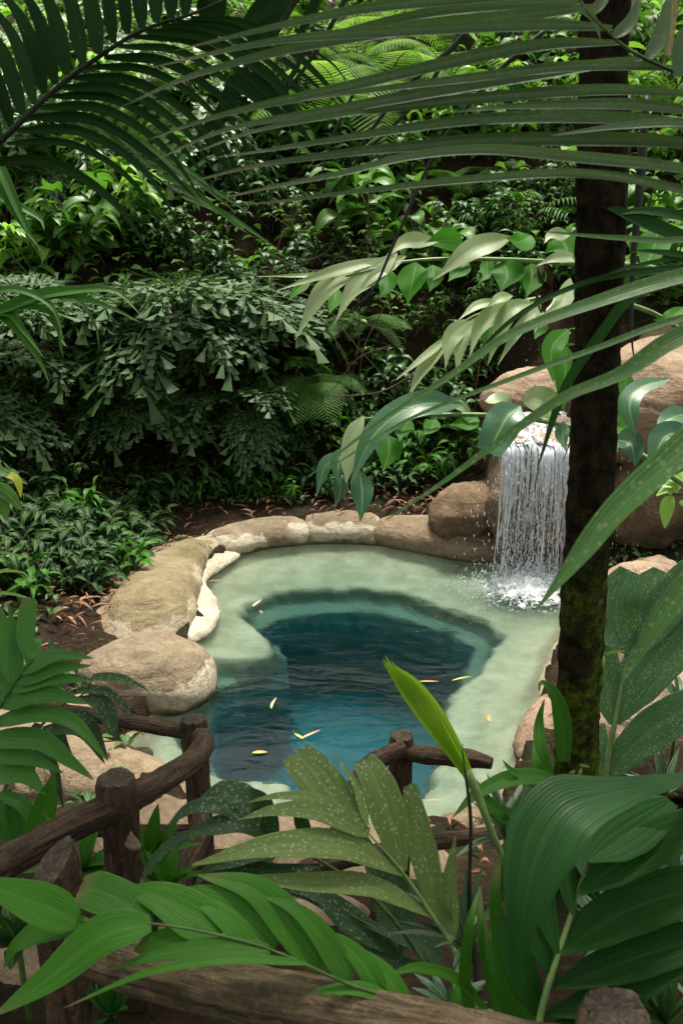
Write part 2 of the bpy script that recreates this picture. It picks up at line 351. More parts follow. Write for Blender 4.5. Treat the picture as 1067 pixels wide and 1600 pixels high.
def rock_mat(name, a, b, crust=0., dark=0., moss=0., wet=0., cz=(.02, .17)):
    k = NT(name); p = k.pos(); sep = k.n('SeparateXYZ', None, Vector=p); z = sep.outputs[2]
    n0 = k.noise(p, .9, 4, .6); n1 = k.noise(p, 3.2, 6, .62, .6); n2 = k.noise(p, 26., 5, .65); n3 = k.noise(p, 160., 3, .6)
    band = k.noise(k.mapv(p, (2.2, 2.2, 12.)), 1.3, 5, .6, 1.2)
    c = k.mix(k.ramp(n1, .36, .64), a, b); c = k.mix(k.math('MULTIPLY', k.ramp(band, .5, .68), .5), c, tuple(x * .55 for x in a))
    c = k.mix(k.math('MULTIPLY', k.ramp(n2, .48, .7), .45), c, tuple(min(1, x * 1.45) for x in b))
    c = k.mix(k.math('MULTIPLY', k.ramp(k.noise(p, 48., 4, .7), .56, .72), .55), c, (.05, .035, .022))
    c = k.mix(k.math('MULTIPLY', k.ramp(k.noise(p, 1.9, 5, .65), .52, .68), .35), c, (.13, .075, .04))
    # fine cracks
    vo = k.n('TexVoronoi', {'feature': 'DISTANCE_TO_EDGE'}, Scale=1.7); dv = k.n('VectorMath', {'operation': 'ADD'}); k.put(dv.inputs[0], p)
    nn = k.n('TexNoise', None, Vector=p, Scale=2.4); sc = k.n('VectorMath', {'operation': 'SCALE'}); k.put(sc.inputs[0], nn.outputs[1]); sc.inputs['Scale'].default_value = 1.1
    k.put(dv.inputs[1], sc.outputs[0]); k.put(vo.inputs['Vector'], dv.outputs[0])
    cr = k.math('MULTIPLY', k.ramp(vo.outputs['Distance'], .014, .0), k.ramp(k.noise(p, 2.1, 3), .50, .60)); c = k.mix(k.math('MULTIPLY', cr, .12), c, (.03, .02, .013))
    if moss: c = k.mix(k.math('MULTIPLY', k.ramp(k.noise(p, 2.6, 5, .65), .5, .62), moss), c, (.08, .085, .022))
    zz = k.math('ADD', z, k.math('MULTIPLY', k.math('SUBTRACT', k.noise(p, 7., 4), .5), .16))
    if crust:
        lo = k.ramp(zz, cz[0], cz[0] + .03); hi = k.ramp(zz, cz[1] + .015, cz[1]); m = k.math('MULTIPLY', k.math('MULTIPLY', lo, hi), k.ramp(k.noise(p, 1.6, 2), .40, .46))
        cc = k.mix(k.ramp(k.noise(p, 30., 5, .7), .4, .7), (.50, .45, .35), (.30, .245, .17)); c = k.mix(k.math('MULTIPLY', m, crust), c, cc)
    wl = k.ramp(k.math('ADD', z, k.math('MULTIPLY', k.math('SUBTRACT', k.noise(p, 9., 3), .5), .08)), .05, .0); c = k.mix(k.math('MULTIPLY', wl, .75), c, (.05, .035, .02))
    rg = .82
    if wet: c = k.mix(wet, c, tuple(x * .25 for x in a)); rg = .82 - wet * .5
    h = k.math('ADD', k.math('ADD', n1, k.math('MULTIPLY', n2, .35)), k.math('MULTIPLY', n3, .12)); h = k.math('SUBTRACT', h, k.math('MULTIPLY', cr, .15))
    h = k.math('ADD', h, k.math('MULTIPLY', band, .4))
    pr = k.n('BsdfPrincipled', None, Base_Color=c, Roughness=rg, Normal=k.bump(h, .9, .045)); pr.inputs['Specular IOR Level'].default_value = .2 + wet * .6
    return k.done(pr)
M_GROUND = ground_mat()
M_ROCK = rock_mat('sandstone_rock', (.17, .125, .08), (.27, .20, .13))
M_ROCKC = rock_mat('crusted_rim_rock', (.15, .115, .075), (.25, .195, .13), crust=.85)
M_ROCKG = rock_mat('olive_rim_rock', (.14, .112, .062), (.23, .18, .105), crust=.5, moss=.3)
M_ROCKP = rock_mat('pinkish_rock', (.21, .14, .095), (.34, .245, .17))
M_ROCKW = rock_mat('wet_brown_rock', (.14, .09, .055), (.25, .165, .10), wet=.45)
M_ROCKB = rock_mat('brown_shaded_rock', (.11, .075, .045), (.2, .135, .08))
def basin_mat():
    k = NT('pool_plaster'); p = k.pos(); z = k.n('SeparateXYZ', None, Vector=p).outputs[2]
    n = k.noise(p, 5., 5, .6); n2 = k.noise(p, 1.3, 3)
    c = k.mix(k.ramp(n, .35, .65), (.34, .335, .22), (.47, .455, .32)); c = k.mix(k.math('MULTIPLY', k.ramp(k.noise(p, 2.3, 6, .65, .8), .45, .64), .65), c, (.22, .25, .15)); c = k.mix(k.math('MULTIPLY', k.ramp(k.noise(p, 11., 5, .7), .56, .7), .35), c, (.5, .47, .36))
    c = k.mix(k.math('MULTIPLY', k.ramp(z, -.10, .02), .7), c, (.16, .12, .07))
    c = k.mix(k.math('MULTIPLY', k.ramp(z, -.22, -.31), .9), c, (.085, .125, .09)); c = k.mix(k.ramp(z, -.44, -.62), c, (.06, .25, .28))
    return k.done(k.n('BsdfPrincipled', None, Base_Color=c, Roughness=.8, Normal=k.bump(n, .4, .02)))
M_BASIN = basin_mat()
M_CRUST = rock_mat('white_mineral_crust', (.34, .30, .225), (.50, .45, .35))
FALL = PZ(828, 915)
def water_mat():
    k = NT('pool_water'); p = k.pos()
    n1 = k.noise(k.mapv(p, (3.2, 7.5, 1)), 1., 3, .55, .5); n2 = k.noise(k.mapv(p, (12, 24, 1)), 1., 3, .6, .6); n3 = k.noise(k.mapv(p, (42, 60, 1)), 1., 2, .6)
    d = k.n('VectorMath', {'operation': 'DISTANCE'}); k.put(d.inputs[0], p); d.inputs[1].default_value = tuple(FALL)
    near = k.ramp(d.outputs['Value'], 2.4, .2); ring = k.math('MULTIPLY', k.math('SINE', k.math('MULTIPLY', k.math('ADD', d.outputs['Value'], k.math('MULTIPLY', n1, .12)), 42.)), k.math('MULTIPLY', near, .25))
    h = k.math('ADD', k.math('ADD', n1, k.math('MULTIPLY', n2, .38)), k.math('MULTIPLY', n3, k.math('ADD', k.math('MULTIPLY', near, .5), .05)))
    h = k.math('ADD', h, ring)
    nb = k.bump(h, .30, .028)
    s = k.n('BsdfPrincipled', None, Base_Color=(1, 1, 1), Roughness=.02, IOR=1.33, Normal=nb); s.inputs['Transmission Weight'].default_value = 1.0
    v = k.n('VolumeAbsorption', None, Color=(.26, .74, .78), Density=1.1)
    return k.done(s, v)
M_WATER = water_mat()
def wood_mat(name, a, b, moss=0., freq=1.):
    k = NT(name); uv = k.n('UVMap'); p = k.obj()
    v = k.mapv(uv, (5., 9., 1.)); f1 = k.noise(k.mapv(uv, (7. * freq, 16., 1)), 1., 6, .65, 1.2); f2 = k.noise(p, 45., 5, .7); f3 = k.noise(p, 6., 3)
    c = k.mix(k.ramp(f1, .38, .62), a, b); c = k.mix(k.math('MULTIPLY', k.ramp(f2, .5, .7), .5), c, tuple(min(1, x * 1.8) for x in b))
    c = k.mix(k.math('MULTIPLY', k.ramp(f3, .5, .66), .45), c, tuple(x * .5 for x in a))
    if moss: c = k.mix(k.math('MULTIPLY', k.ramp(k.noise(p, 5.5, 4, .6), .45, .62), moss), c, (.085, .085, .035))
    h = k.math('ADD', f1, k.math('MULTIPLY', f2, .45)); h = k.math('ADD', h, k.math('MULTIPLY', k.noise(p, 17., 4, .6, .8), .7))
    ps_ = k.n('BsdfPrincipled', None, Base_Color=c, Roughness=.8, Normal=k.bump(h, 1., .022)); ps_.inputs['Specular IOR Level'].default_value = .3
    return k.done(ps_)
M_WOOD = wood_mat('brown_log', (.040, .024, .015), (.125, .078, .048))
M_WOODL = wood_mat('weathered_log', (.085, .060, .034), (.21, .15, .085), moss=.45)
M_WOODE = wood_mat('cut_log_end', (.06, .045, .032), (.14, .11, .08))
def bark_mat():
    k = NT('mossy_palm_bark'); p = k.pos(); z = k.n('SeparateXYZ', None, Vector=p).outputs[2]
    n = k.noise(p, 16., 6, .7); n2 = k.noise(p, 4.2, 5, .65); n3 = k.noise(p, 90., 4, .7)
    c = k.mix(k.ramp(n, .4, .65), (.009, .007, .004), (.040, .029, .016)); low = k.ramp(z, 2.9, 1.3)
    m = k.math('MULTIPLY', k.ramp(k.math('ADD', n2, k.math('MULTIPLY', low, .16)), .53, .64), k.math('ADD', k.math('MULTIPLY', low, .55), .12))
    m = k.math('MULTIPLY', m, k.ramp(n3, .3, .55)); c = k.mix(m, c, k.mix(k.ramp(k.noise(p, 30., 3), .4, .65), (.03, .06, .005), (.17, .25, .014)))
    c = k.mix(k.math('MULTIPLY', k.ramp(k.noise(p, 11., 5, .7), .66, .72), .5), c, (.2, .18, .14))
    pb = k.n('BsdfPrincipled', None, Base_Color=c, Roughness=.9, Normal=k.bump(k.math('ADD', n, k.math('MULTIPLY', n3, .6)), .9, .02)); pb.inputs['Specular IOR Level'].default_value = .08
    return k.done(pb)
M_BARK = bark_mat()
def spray_mat(name, alpha, em=0):
    k = NT(name); p = k.n('BsdfPrincipled', None, Base_Color=(.86, .90, .95), Roughness=.25); t = k.n('BsdfTransparent'); tl = k.n('BsdfTranslucent', None, Color=(.86, .9, .95))
    a = k.n('MixShader', None, i0=.35, i1=p, i2=tl)
    return k.done(k.n('MixShader', None, i0=alpha, i1=t, i2=a))
M_SPRAY = spray_mat('falling_water', .75); M_DROP = spray_mat('water_drops', .8)
def sheet_mat():
    k = NT('falling_water_sheet'); uv = k.n('UVMap'); n = k.noise(k.mapv(uv, (2.6, 42., 1.)), 1., 6, .72, .5); n2 = k.noise(k.mapv(uv, (9., 95., 1.)), 1., 4, .7)
    u = k.n('SeparateXYZ', None, Vector=uv).outputs[0]
    f = k.math('ADD', k.math('MULTIPLY', n, .6), k.math('MULTIPLY', n2, .45)); f = k.math('SUBTRACT', f, k.math('MULTIPLY', k.math('SUBTRACT', u, .15), .06)); a = k.math('MULTIPLY', k.ramp(f, .54, .68), .75)
    s = k.n('BsdfPrincipled', None, Base_Color=(.86, .90, .95), Roughness=.3, Normal=k.bump(f, .6, .02)); tl = k.n('BsdfTranslucent', None, Color=(.86, .9, .95))
    return k.done(k.n('MixShader', None, i0=a, i1=k.n('MixShader', None, i0=.06, i1=k.n('BsdfTransparent'), i2=k.n('BsdfGlossy', None, Roughness=.15)), i2=k.n('MixShader', None, i0=.3, i1=s, i2=tl)))
M_SHEET = sheet_mat()
def foam_mat():
    k = NT('foam'); p = k.pos(); n = k.noise(p, 14., 6, .72); uv = k.n('UVMap'); u = k.n('SeparateXYZ', None, Vector=uv).outputs[0]
    f = k.math('ADD', k.math('MULTIPLY', k.math('SUBTRACT', n, .5), 2.6), k.math('MULTIPLY', k.math('SUBTRACT', .5, u), 1.2)); a = k.ramp(f, .0, .4)
    s = k.n('BsdfPrincipled', None, Base_Color=(.93, .95, .96), Roughness=.7, Normal=k.bump(n, .5, .02)); t = k.n('BsdfTransparent')
    return k.done(k.n('MixShader', None, i0=a, i1=t, i2=s))
M_FOAM = foam_mat()
# ------------------------------------------------------------------ the setting
POOL_PX = [(250,1120),(215,1150),(165,1185),(205,1225),(290,1245),(335,1310),(420,1335),(560,1330),(690,1315),(760,1285),(800,1215),(838,1140),(846,1070),
           (868,1010),(895,965),(930,925),(930,885),(880,866),(780,868),(765,872),(690,868),(620,857),(590,848),(530,846),(470,849),(410,857),(365,873),(322,898),(303,915),(322,945),
           (322,975),(300,1003),(317,1040),(302,1080),(270,1112)]
POOL = np.array([PZ(x, y, 0.0) for x, y in POOL_PX])
DEEP_PX = [(405,946),(430,925),(480,910),(560,905),(640,922),(715,945),(752,985),(745,1030),(712,1070),(700,1120),(692,1160),(655,1235),(600,1262),(500,1262),(468,1240),(440,1218),
           (400,1224),(345,1212),(322,1170),(326,1110),(330,1083),(375,1060),(428,1045),(446,1012),(440,978)]
DEEP_PX = [(x - (14 if x > 650 and y < 1150 else 0), y + 44 * min(1, max(0, (1050 - y) / 140))) for x, y in DEEP_PX]   # refraction lifts the far edge
DEEP = np.array([PZ(x, y, -0.16) for x, y in DEEP_PX])
MID_PX = [(395,915),(470,893),(560,888),(660,905),(750,938),(800,985),(775,1035),(720,1080),(702,1130),(694,1165),(657,1240),(600,1266),(500,1266),(468,1244),(440,1222),(400,1228),(335,1216),(290,1190),(268,1150),(290,1100),(315,1068),(320,1040),(370,1045),(425,1035),(432,1010),(425,985),(385,950)]
MID_PX = [(x - (14 if x > 650 and y < 1150 else 0), y + 34 * min(1, max(0, (1050 - y) / 140))) for x, y in MID_PX]
MID = np.array([PZ(x, y, -0.13) for x, y in MID_PX])
def gz0(x, y):
    z = np.interp(y, [-6, 0, 1.3, 2, 2.8, 3.5, 3.95, 4.5, 8.2, 9.0, 9.7, 10.6, 11.6, 13, 16, 20, 30, 60, 100], [1.6, 1.5, 1.2, .95, .62, .25, .08, .10, .15, .35, .95, 2.1, 2.95, 3.9, 5.4, 7.2, 10.5, 18, 26])
    mid = sstep(1.5, 3.0, y) * (1 - sstep(9.5, 12, y))
    z = z + mid * np.clip(x - 1.9, 0, 4) * .22 + sstep(7.9, 8.8, y) * (1 - sstep(9.5, 11, y)) * sstep(1.3, 2.4, x) * .9
    z = z + mid * np.clip(-1.5 - x, 0, 5) * .14
    return z
def gz(x, y):
    x = np.asarray(x, float); y = np.asarray(y, float)
    p = np.stack(np.broadcast_arrays(x, y, x * 0), -1)
    return gz0(x, y) + .07 * fbm(p * .9, 3, 3) + .025 * fbm(p * 4, 4, 2)
def gp(px, Y, dz=0.):
    """a ground point at distance Y that shows in photo column px"""
    x = (px - 533.5) / F * Y
    for _ in range(4):
        z = float(gz(x, Y)); x = (px - 533.5) / F * (Y * CP + (CAM_H - z) * SP)
    return np.array([x, Y, float(gz(x, Y)) + dz])
def axis(a, b, c, d, fine, k):
    return np.concatenate([a - (np.linspace(1, 0, k)[:-1] ** 2) * (a - c), np.arange(a, b, fine), b + np.linspace(0, 1, k) ** 2 * (d - b)])
gx = axis(-6, 6, -110, 110, .085, 26); gy = axis(-.5, 14.5, -30, 120, .085, 26)
GX, GY = np.meshgrid(gx, gy, indexing='ij'); GZ = gz(GX, GY)
sp = sdf(POOL, GX, GY); GZ = np.where(sp < .02, GZ - 2.6 * sstep(.02, -.12, sp), GZ)
m = MB(); m.add(np.stack([GX, GY, GZ], -1), gidx(len(gx), len(gy))[:, ::-1], UV=np.stack([GX, GY], -1))
set_tags(m.build('ground', M_GROUND), 'dark forest floor rising to a hillside', None, None, 'structure')
# pool basin: shelf and deep middle
x0, x1, y0, y1 = POOL[:, 0].min() - .3, POOL[:, 0].max() + .3, POOL[:, 1].min() - .3, POOL[:, 1].max() + .3
bx = np.arange(x0, x1, .028); by = np.arange(y0, y1, .028); BX, BY = np.meshgrid(bx, by, indexing='ij')
pp = np.stack([BX, BY, BX * 0], -1); wob = .035 * fbm(pp * 3.5, 21, 3) + .012 * fbm(pp * 14, 22, 2)
s1 = sdf(POOL, BX, BY) + wob * .6; s2 = sdf(DEEP, BX, BY) + wob; s3 = sdf(MID, BX, BY) + wob * 1.4
BZ = np.where(s1 > 0, .02 + .25 * s1 - 2.0 * np.clip(s1 - .06, 0, 1), -.13 * sstep(0, -.12, s1) - .10 * sstep(0, -.7, s1))
BZ = BZ - .22 * sstep(.03, -.05, s3) - 1.35 * sstep(.012, -.07, s2) + .012 * fbm(pp * 5, 9, 3)
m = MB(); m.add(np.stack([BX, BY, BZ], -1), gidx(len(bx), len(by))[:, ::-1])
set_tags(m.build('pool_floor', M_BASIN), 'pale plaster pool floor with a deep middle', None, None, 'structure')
# the water surface
wx = np.arange(x0, x1, .05); wy = np.arange(y0, y1, .05); WX, WY = np.meshgrid(wx, wy, indexing='ij')
q = np.stack([WX, WY, WX * 0], -1); dw = np.hypot(WX - FALL[0], WY - FALL[1])
WZ = .006 * fbm(q * np.array([1.5, 3.0, 1]), 31, 3) + .016 * np.exp(-(dw / .45) ** 2) * fbm(q * 9, 32, 2)
m = MB(); m.add(np.stack([WX, WY, WZ], -1), gidx(len(wx), len(wy))[:, ::-1])
set_tags(m.build('water', M_WATER), 'clear teal water of the natural pool', None, None, 'structure')

# ------------------------------------------------------------------ rocks
def stone(label, pts, rad, flat, mat, seed, amp=.12, freq=2.2, cat='rock', name='boulder', group=None, n=70, seg=48, endp=5.0, crease=.0):
    W = catmull(np.array([PZ(*p) if p[2] < 3 else P(*p) for p in pts]), n)   # third number: height, or depth when over 3 m
    u = np.linspace(-1, 1, n); env = np.clip(1 - np.abs(u) ** endp, 0, 1) ** .5; env[0] = env[-1] = .02
    rd = np.interp(u, np.linspace(-1, 1, len(rad)), rad) * env
    m = MB(); tube(m, W, rd, seg, cap=True, flat=flat)
    V = m.v[0]; c = np.vstack([np.repeat(W, seg, 0), W[0], W[-1]]); rv = V - c; L = np.linalg.norm(rv, axis=1)[:, None] + 1e-6
    R0 = max(rad); d = amp * R0 * (fbm(V * freq / R0 * .35, seed, 4) + .35 * (1 - 2 * np.abs(fbm(V * freq / R0 * .6, seed + 9, 3))))
    if crease: d = d - crease * R0 * np.clip(1 - np.abs(fbm(V * 1.1 / R0, seed + 40, 2)) * 9, 0, 1)
    V += rv / L * d[:, None] * np.minimum(1, L / (R0 * .35))
    V += .004 * fbm(V * 22, seed + 3, 3)[:, None] * rv / L
    base = W.mean(0).copy(); base[2] = V[:, 2].min()
    o = m.build(name, mat); me = o.data; me.transform(__import__('mathutils').Matrix.Translation(-Vector(base))); o.location = base
    set_tags(o, label, cat, group); return o
RG = 'stones of the pool rim'
stone('large rounded tan boulder at the left edge of the pool', [(190,1112,.02),(222,1068,.06),(248,1022,.03)], [.42,.48,.42], .60, M_ROCKC, 11, .08, group=RG, n=110, seg=72, endp=2.6)
stone('olive tan rim boulder with a white crust beside the shaded plants on the left', [(214,1022,.02),(236,960,.06),(260,905,.07),(304,864,.07),(356,845,.06)], [.34,.38,.33,.25,.18], .62, M_ROCKG, 12, .07, group=RG, n=110, seg=64, endp=4)
stone('low grey tan stone wedged behind the olive rim boulder', [(175,1020,.0),(188,965,.0),(215,905,.0),(290,855,.05)], [.24,.25,.22,.18], .8, M_ROCK, 13, .12, group=RG)
stone('long low tan coping stone running under the rim from the left boulder to the waterfall', [(240,1050,.0),(262,1000,.0),(276,955,.0),(284,910,.0),(325,872,.0),(400,848,.01),(480,840,.01),(590,841,.01),(680,853,.01),(790,866,.0)], [.2,.2,.22,.2,.17,.16,.16,.16,.17,.17], .66, M_ROCK, 52, .05, group=RG, n=150, seg=40)
stone('white crusted ledge lapped by the water on the left', [(292,1006,.0),(306,975,.01),(302,945,.02),(290,915,.03),(312,890,.03),(372,861,.03)], [.16,.2,.19,.17,.18,.15], .42, M_CRUST, 14, .05, group=RG, n=110, seg=48)
stone('flat long rim stone at the back left of the pool', [(330,858,.06),(400,837,.07),(484,829,.07)], [.24,.25,.24], .58, M_ROCKC, 15, .06, group=RG, endp=9)
stone('flat rim stone at the middle of the far edge', [(474,829,.07),(530,824,.08),(597,826,.07)], [.25,.26,.25], .58, M_ROCKC, 16, .06, group=RG, endp=9)
stone('rounded brown rim stone between the far edge and the waterfall', [(585,829,.06),(660,838,.08),(725,850,.08),(800,862,.05)], [.25,.28,.28,.24], .66, M_ROCK, 17, .07, group=RG, endp=9)
stone('brown slab leaning on the bank left of the waterfall', [(680,830,.15),(725,800,.36),(775,785,.42)], [.26,.34,.32], .8, M_ROCKB, 61, .13, crease=.03)
WR = 'rocks of the waterfall'
stone('wet dark rock wall behind the falling water', [(790,850,8.05),(830,800,8.15),(850,750,8.25),(900,740,8.3)], [.42,.5,.5,.5], .9, M_ROCKW, 19, .16, group=WR)
stone('tan lip rock the waterfall pours over', [(782,690,7.72),(830,688,7.78),(885,697,7.72),(925,705,7.7)], [.09,.14,.15,.12], .55, M_ROCKP, 20, .14, group=WR)
stone('pale flat rock above the head of the waterfall', [(765,640,8.3),(815,612,8.5),(880,600,8.5)], [.20,.34,.32], .62, M_ROCKP, 21, .16, group=WR)
stone('brown wet rock in the stream just above the lip', [(800,668,7.95),(850,668,7.98),(905,665,8.0)], [.10,.17,.14], .45, M_ROCKW, 22, .2, group=WR)
stone('big pinkish boulder right of the palm trunk', [(925,690,7.8),(990,640,7.9),(1060,610,8.1),(1150,590,8.3)], [.42,.62,.66,.6], .78, M_ROCKP, 23, .12, crease=.06, group=WR, n=90, seg=60)
stone('mossy tan boulder above the big pinkish one', [(985,575,9.0),(1050,555,9.0),(1120,540,9.2)], [.35,.45,.4], .7, M_ROCKG, 24, .16, group=WR)
stone('dark overhung rock under the pinkish boulder', [(935,800,8.0),(990,790,8.0),(1060,770,8.0),(1130,770,8.0)], [.4,.5,.5,.5], .95, M_ROCKB, 25, .2, group=WR)
stone('orange brown rock at the foot of the overhang', [(975,858,.15),(1015,848,.2),(1060,842,.25),(1110,840,.25)], [.18,.24,.26,.2], .9, M_ROCKP, 26, .2, group=WR)
stone('tan rim stone behind the palm trunk beside the falls', [(890,905,.02),(945,905,.03),(1000,893,.06),(1060,880,.1)], [.16,.22,.22,.2], .75, M_ROCKP, 27, .14, group=RG)
stone('rosy rim rock on the right bank beyond the speckled palm leaf', [(905,985,.0),(945,960,.05),(1000,930,.12),(1070,910,.2)], [.24,.32,.36,.3], .8, M_ROCKP, 28, .14, crease=.05, group=RG)
stone('tan boulder under the speckled palm leaf on the right bank', [(880,1060,.0),(935,1040,.1),(1010,1030,.2),(1090,1010,.3)], [.22,.38,.42,.35], .8, M_ROCKP, 29, .14, crease=.05, group=RG)
stone('tan rim boulder at the right edge near the palm trunk', [(855,1205,.0),(862,1150,.02),(885,1100,.03)], [.17,.20,.18], .85, M_ROCKP, 30, .14, group=RG)
stone('large tan boulder behind the trunk base on the right', [(900,1200,.2),(980,1150,.32),(1060,1120,.42),(1120,1100,.5)], [.3,.42,.42,.3], .8, M_ROCKP, 31, .14, crease=.05, group=RG)
NG = 'sandstone slabs of the near bank'
stone('broad tan slab sloping down under the left fence rail', [(-60,1235,.15),(60,1195,.10),(160,1215,.06),(235,1235,.0),(300,1262,-.04)], [.34,.36,.30,.24,.14], .62, M_ROCK, 32, .10, group=NG, n=110, seg=60)
stone('tan slab at the far left below the small palms', [(-60,1150,.1),(40,1135,.08),(130,1130,.02),(178,1150,-.03)], [.3,.28,.22,.14], .6, M_ROCK, 33, .12, group=NG)
stone('dark brown submerged ledge between the two left slabs', [(140,1178,-.10),(200,1190,-.12),(235,1205,-.14)], [.12,.13,.08], .7, M_ROCKB, 34, .2, group=NG)
stone('tan slab behind the two near fence posts', [(120,1340,.35),(220,1320,.3),(300,1330,.22),(340,1370,.3)], [.3,.34,.3,.2], .6, M_ROCK, 35, .12, group=NG)
stone('sunlit pale boulder behind the speckled palm frond', [(345,1390,.18),(400,1362,.15),(470,1370,.15),(520,1390,.2)], [.26,.32,.3,.24], .8, M_ROCKP, 36, .14, group=NG)
stone('tan boulder in the shade of the speckled palm frond', [(470,1500,.42),(540,1440,.3),(620,1420,.26),(720,1400,.24)], [.28,.36,.34,.28], .8, M_ROCK, 37, .14, group=NG)
stone('low tan rock at the near edge between the fronds and the water', [(560,1350,.0),(640,1345,.02),(720,1325,.03),(790,1290,.03)], [.14,.17,.2,.2], .8, M_ROCK, 38, .14, group=NG)
stone('flat sandy rock just above the big near log', [(230,1560,.72),(350,1530,.62),(480,1520,.56),(600,1540,.6)], [.26,.3,.3,.26], .7, M_ROCK, 39, .12, group=NG)
stone('rounded tan rock low among the striped leaves', [(690,1500,.55),(740,1490,.5),(800,1480,.5)], [.12,.16,.13], .9, M_ROCK, 40, .14, group=NG)
stone('tan rock at the foot of the short fence post in the left corner', [(-40,1600,.85),(30,1560,.8),(110,1590,.82)], [.16,.2,.16], .8, M_ROCK, 41, .14, group=NG)
# leaf litter on the banks
m = MB()
def litter(px, Y, n, sx, sy):
    c = gp(px, Y)
    for _ in range(n):
        x = c[0] + rng.normal() * sx; y = c[1] + rng.normal() * sy; z = float(gz(x, y)) + .015 + .05 * rng.random()
        if sdf(POOL, np.array([x]), np.array([y]))[0] < .12: continue
        a = rng.random() * 6.28; L = (.05 + .12 * rng.random()) * (1 if Y > 5 else .55); d = np.array([math.cos(a), math.sin(a), rng.normal() * .25]) * L
        p = catmull([np.array([x, y, z]) - d / 2, np.array([x, y, z + .02]), np.array([x, y, z]) + d / 2], 5)
        strip(m, p, prof('lance', 5) * (.004 + .008 * rng.random()), (rng.normal() * .4, rng.normal() * .4, 1), .2, 2, r=rng.random())
for a in [(690, 8.5, 90, .28, .2), (640, 8.7, 60, .3, .2), (560, 8.6, 60, .5, .2), (400, 8.7, 60, .6, .25), (235, 8.0, 110, .35, .35), (200, 7.2, 120, .35, .5), (120, 7.0, 90, .4, .6), (130, 6.3, 70, .18, .25), (735, 3.5, 40, .2, .2), (1030, 4.2, 60, .3, .3), (640, 9.5, 120, 1.2, .4), (300, 9.3, 120, 1.2, .5),(730, 3.9, 40, .15, .2)]: litter(*a)
set_tags(m.build('leaf_litter', M_LIT), 'scattered dry brown leaves on the soil', None, None, 'stuff')

# ------------------------------------------------------------------ waterfall
wf = thing('waterfall', 'white curtain of water falling off the tan rock lip into the pool', 'waterfall', tuple(FALL))
lipL, lipR = P(781, 676, 7.6), P(888, 692, 7.55)
lipL[2] = lipR[2] = P(830, 696, 7.58)[2]
fdir = np.array([0, -1, 0.])
def fallpt(s, t, off=0.):
    p = lipL * (1 - s) + lipR * s; h = p[2]; drop = h * t
    out_ = .12 + .26 * math.sqrt(max(t, 0)); 
    q = p + fdir * (out_ * .75 + off + .03 * math.sin(s * 11 + 1)); q[2] = h - drop + (.022 * math.sin(s * 17) + .012 * math.sin(s * 41)) * (1 - t); q[0] += (s - .5) * .05 * t - .03 * t; return q
m = MB()
for k in range(1500):
    s = rng.random()
    cl = .5 + .5 * math.sin(s * 40 + 2 * math.sin(s * 13)); 
    if rng.random() > .05 + .95 * cl ** 2: continue
    t0 = rng.random() ** 1.25 * .95; ln = .03 + .15 * rng.random() ** 1.5
    s += rng.normal() * .012
    ts = np.linspace(t0, min(1.0, t0 + ln), 6); off = rng.normal() * .035 * (.3 + t0)
    pts = np.array([fallpt(s + .006 * math.sin(q * 9 + k), q, off) for q in ts])
    hw = (.0012 + .0058 * rng.random() ** 2.5) * (1.25 - .5 * t0)
    tube(m, pts, hw * np.array([.15, .7, 1, .9, .6, .1]), 5, cap=False)
for k in range(70):      # long continuous threads and the thick glassy start at the lip
    s = rng.random(); ts = np.linspace(-.03, .25 + .7 * rng.random(), 16)
    pts = np.array([fallpt(s + .006 * math.sin(q * 7 + k), max(q, 0), rng.normal() * .003) + (np.array([0, .25, .0]) * (-q / .03) if q < 0 else 0) for q in ts])
    tube(m, pts, (.003 + .006 * rng.random()) * np.interp(np.linspace(0, 1, 16), [0, .1, .4, 1], [.6, 1.2, .7, .15]) * (1 + .4 * rng.normal(size=16).clip(-1.5, 1.5)), 5, cap=False)
m.build('water_strands', M_SPRAY, wf)
m = MB()                  # drops: falling, to the right of the trunk, and the splash
def drop(p, r_, el=1.5):
    v = np.array([[1,0,0],[-1,0,0],[0,1,0],[0,-1,0],[0,0,el],[0,0,-el]]) * r_
    m.add(v + p, None, [(4,0,2),(4,2,1),(4,1,3),(4,3,0),(5,2,0),(5,1,2),(5,3,1),(5,0,3)])
for k in range(1500):
    s = rng.normal() * .33 + .5; t = rng.random() ** .7; drop(fallpt(s, t, rng.normal() * .07), .0015 + .0025 * rng.random(), 5)
for k in range(160):
    s = 1.35 + rng.random() * .9; t = rng.random(); p = fallpt(s, t, -.2 + rng.normal() * .04); drop(p, .002 + .002 * rng.random(), 7)
for k in range(8000):
    a = rng.normal() * .26 + .06; b = rng.normal() * .2 - .04; h = abs(rng.normal()) * .10 * math.exp(-((a / .35) ** 2))
    drop(FALL + np.array([a, b - .02, .004 + h]), .002 + .006 * rng.random() ** 3, 1)
for k in range(500):
    a = rng.normal() * .55 - .1; b = rng.normal() * .4 - .15; drop(FALL + np.array([a, b, .006]), .002 + .004 * rng.random() ** 3, .6)
m.build('water_drops', M_DROP, wf)
ms_ = [np.array([[fallpt(s_, t_, o_ + .02 * math.sin(s_ * 31) * t_) for s_ in np.linspace(-.02, 1.02, 60)] for t_ in np.linspace(0, 1.0, 40)]) for o_ in (.03,)]
for V_, nm_ in zip(ms_, ('back_sheet',)):
    V_ = V_ + .012 * fbm(V_ * np.array([14, 14, 3.]), 8, 2)[..., None] * np.array([.3, 1, 0]); m = MB(); tt_, ss_ = np.meshgrid(np.linspace(0, 1, 40), np.linspace(0, 1, 60), indexing='ij')
    m.add(V_, gidx(40, 60), UV=np.stack([tt_ + (.37 if nm_[0] == 'b' else 0), ss_], -1)); m.build(nm_, M_SHEET, wf)
m = MB(); n, sg = 26, 72; th = np.linspace(0, 6.2832, sg, endpoint=False); rr = np.linspace(0.001, 1, n)
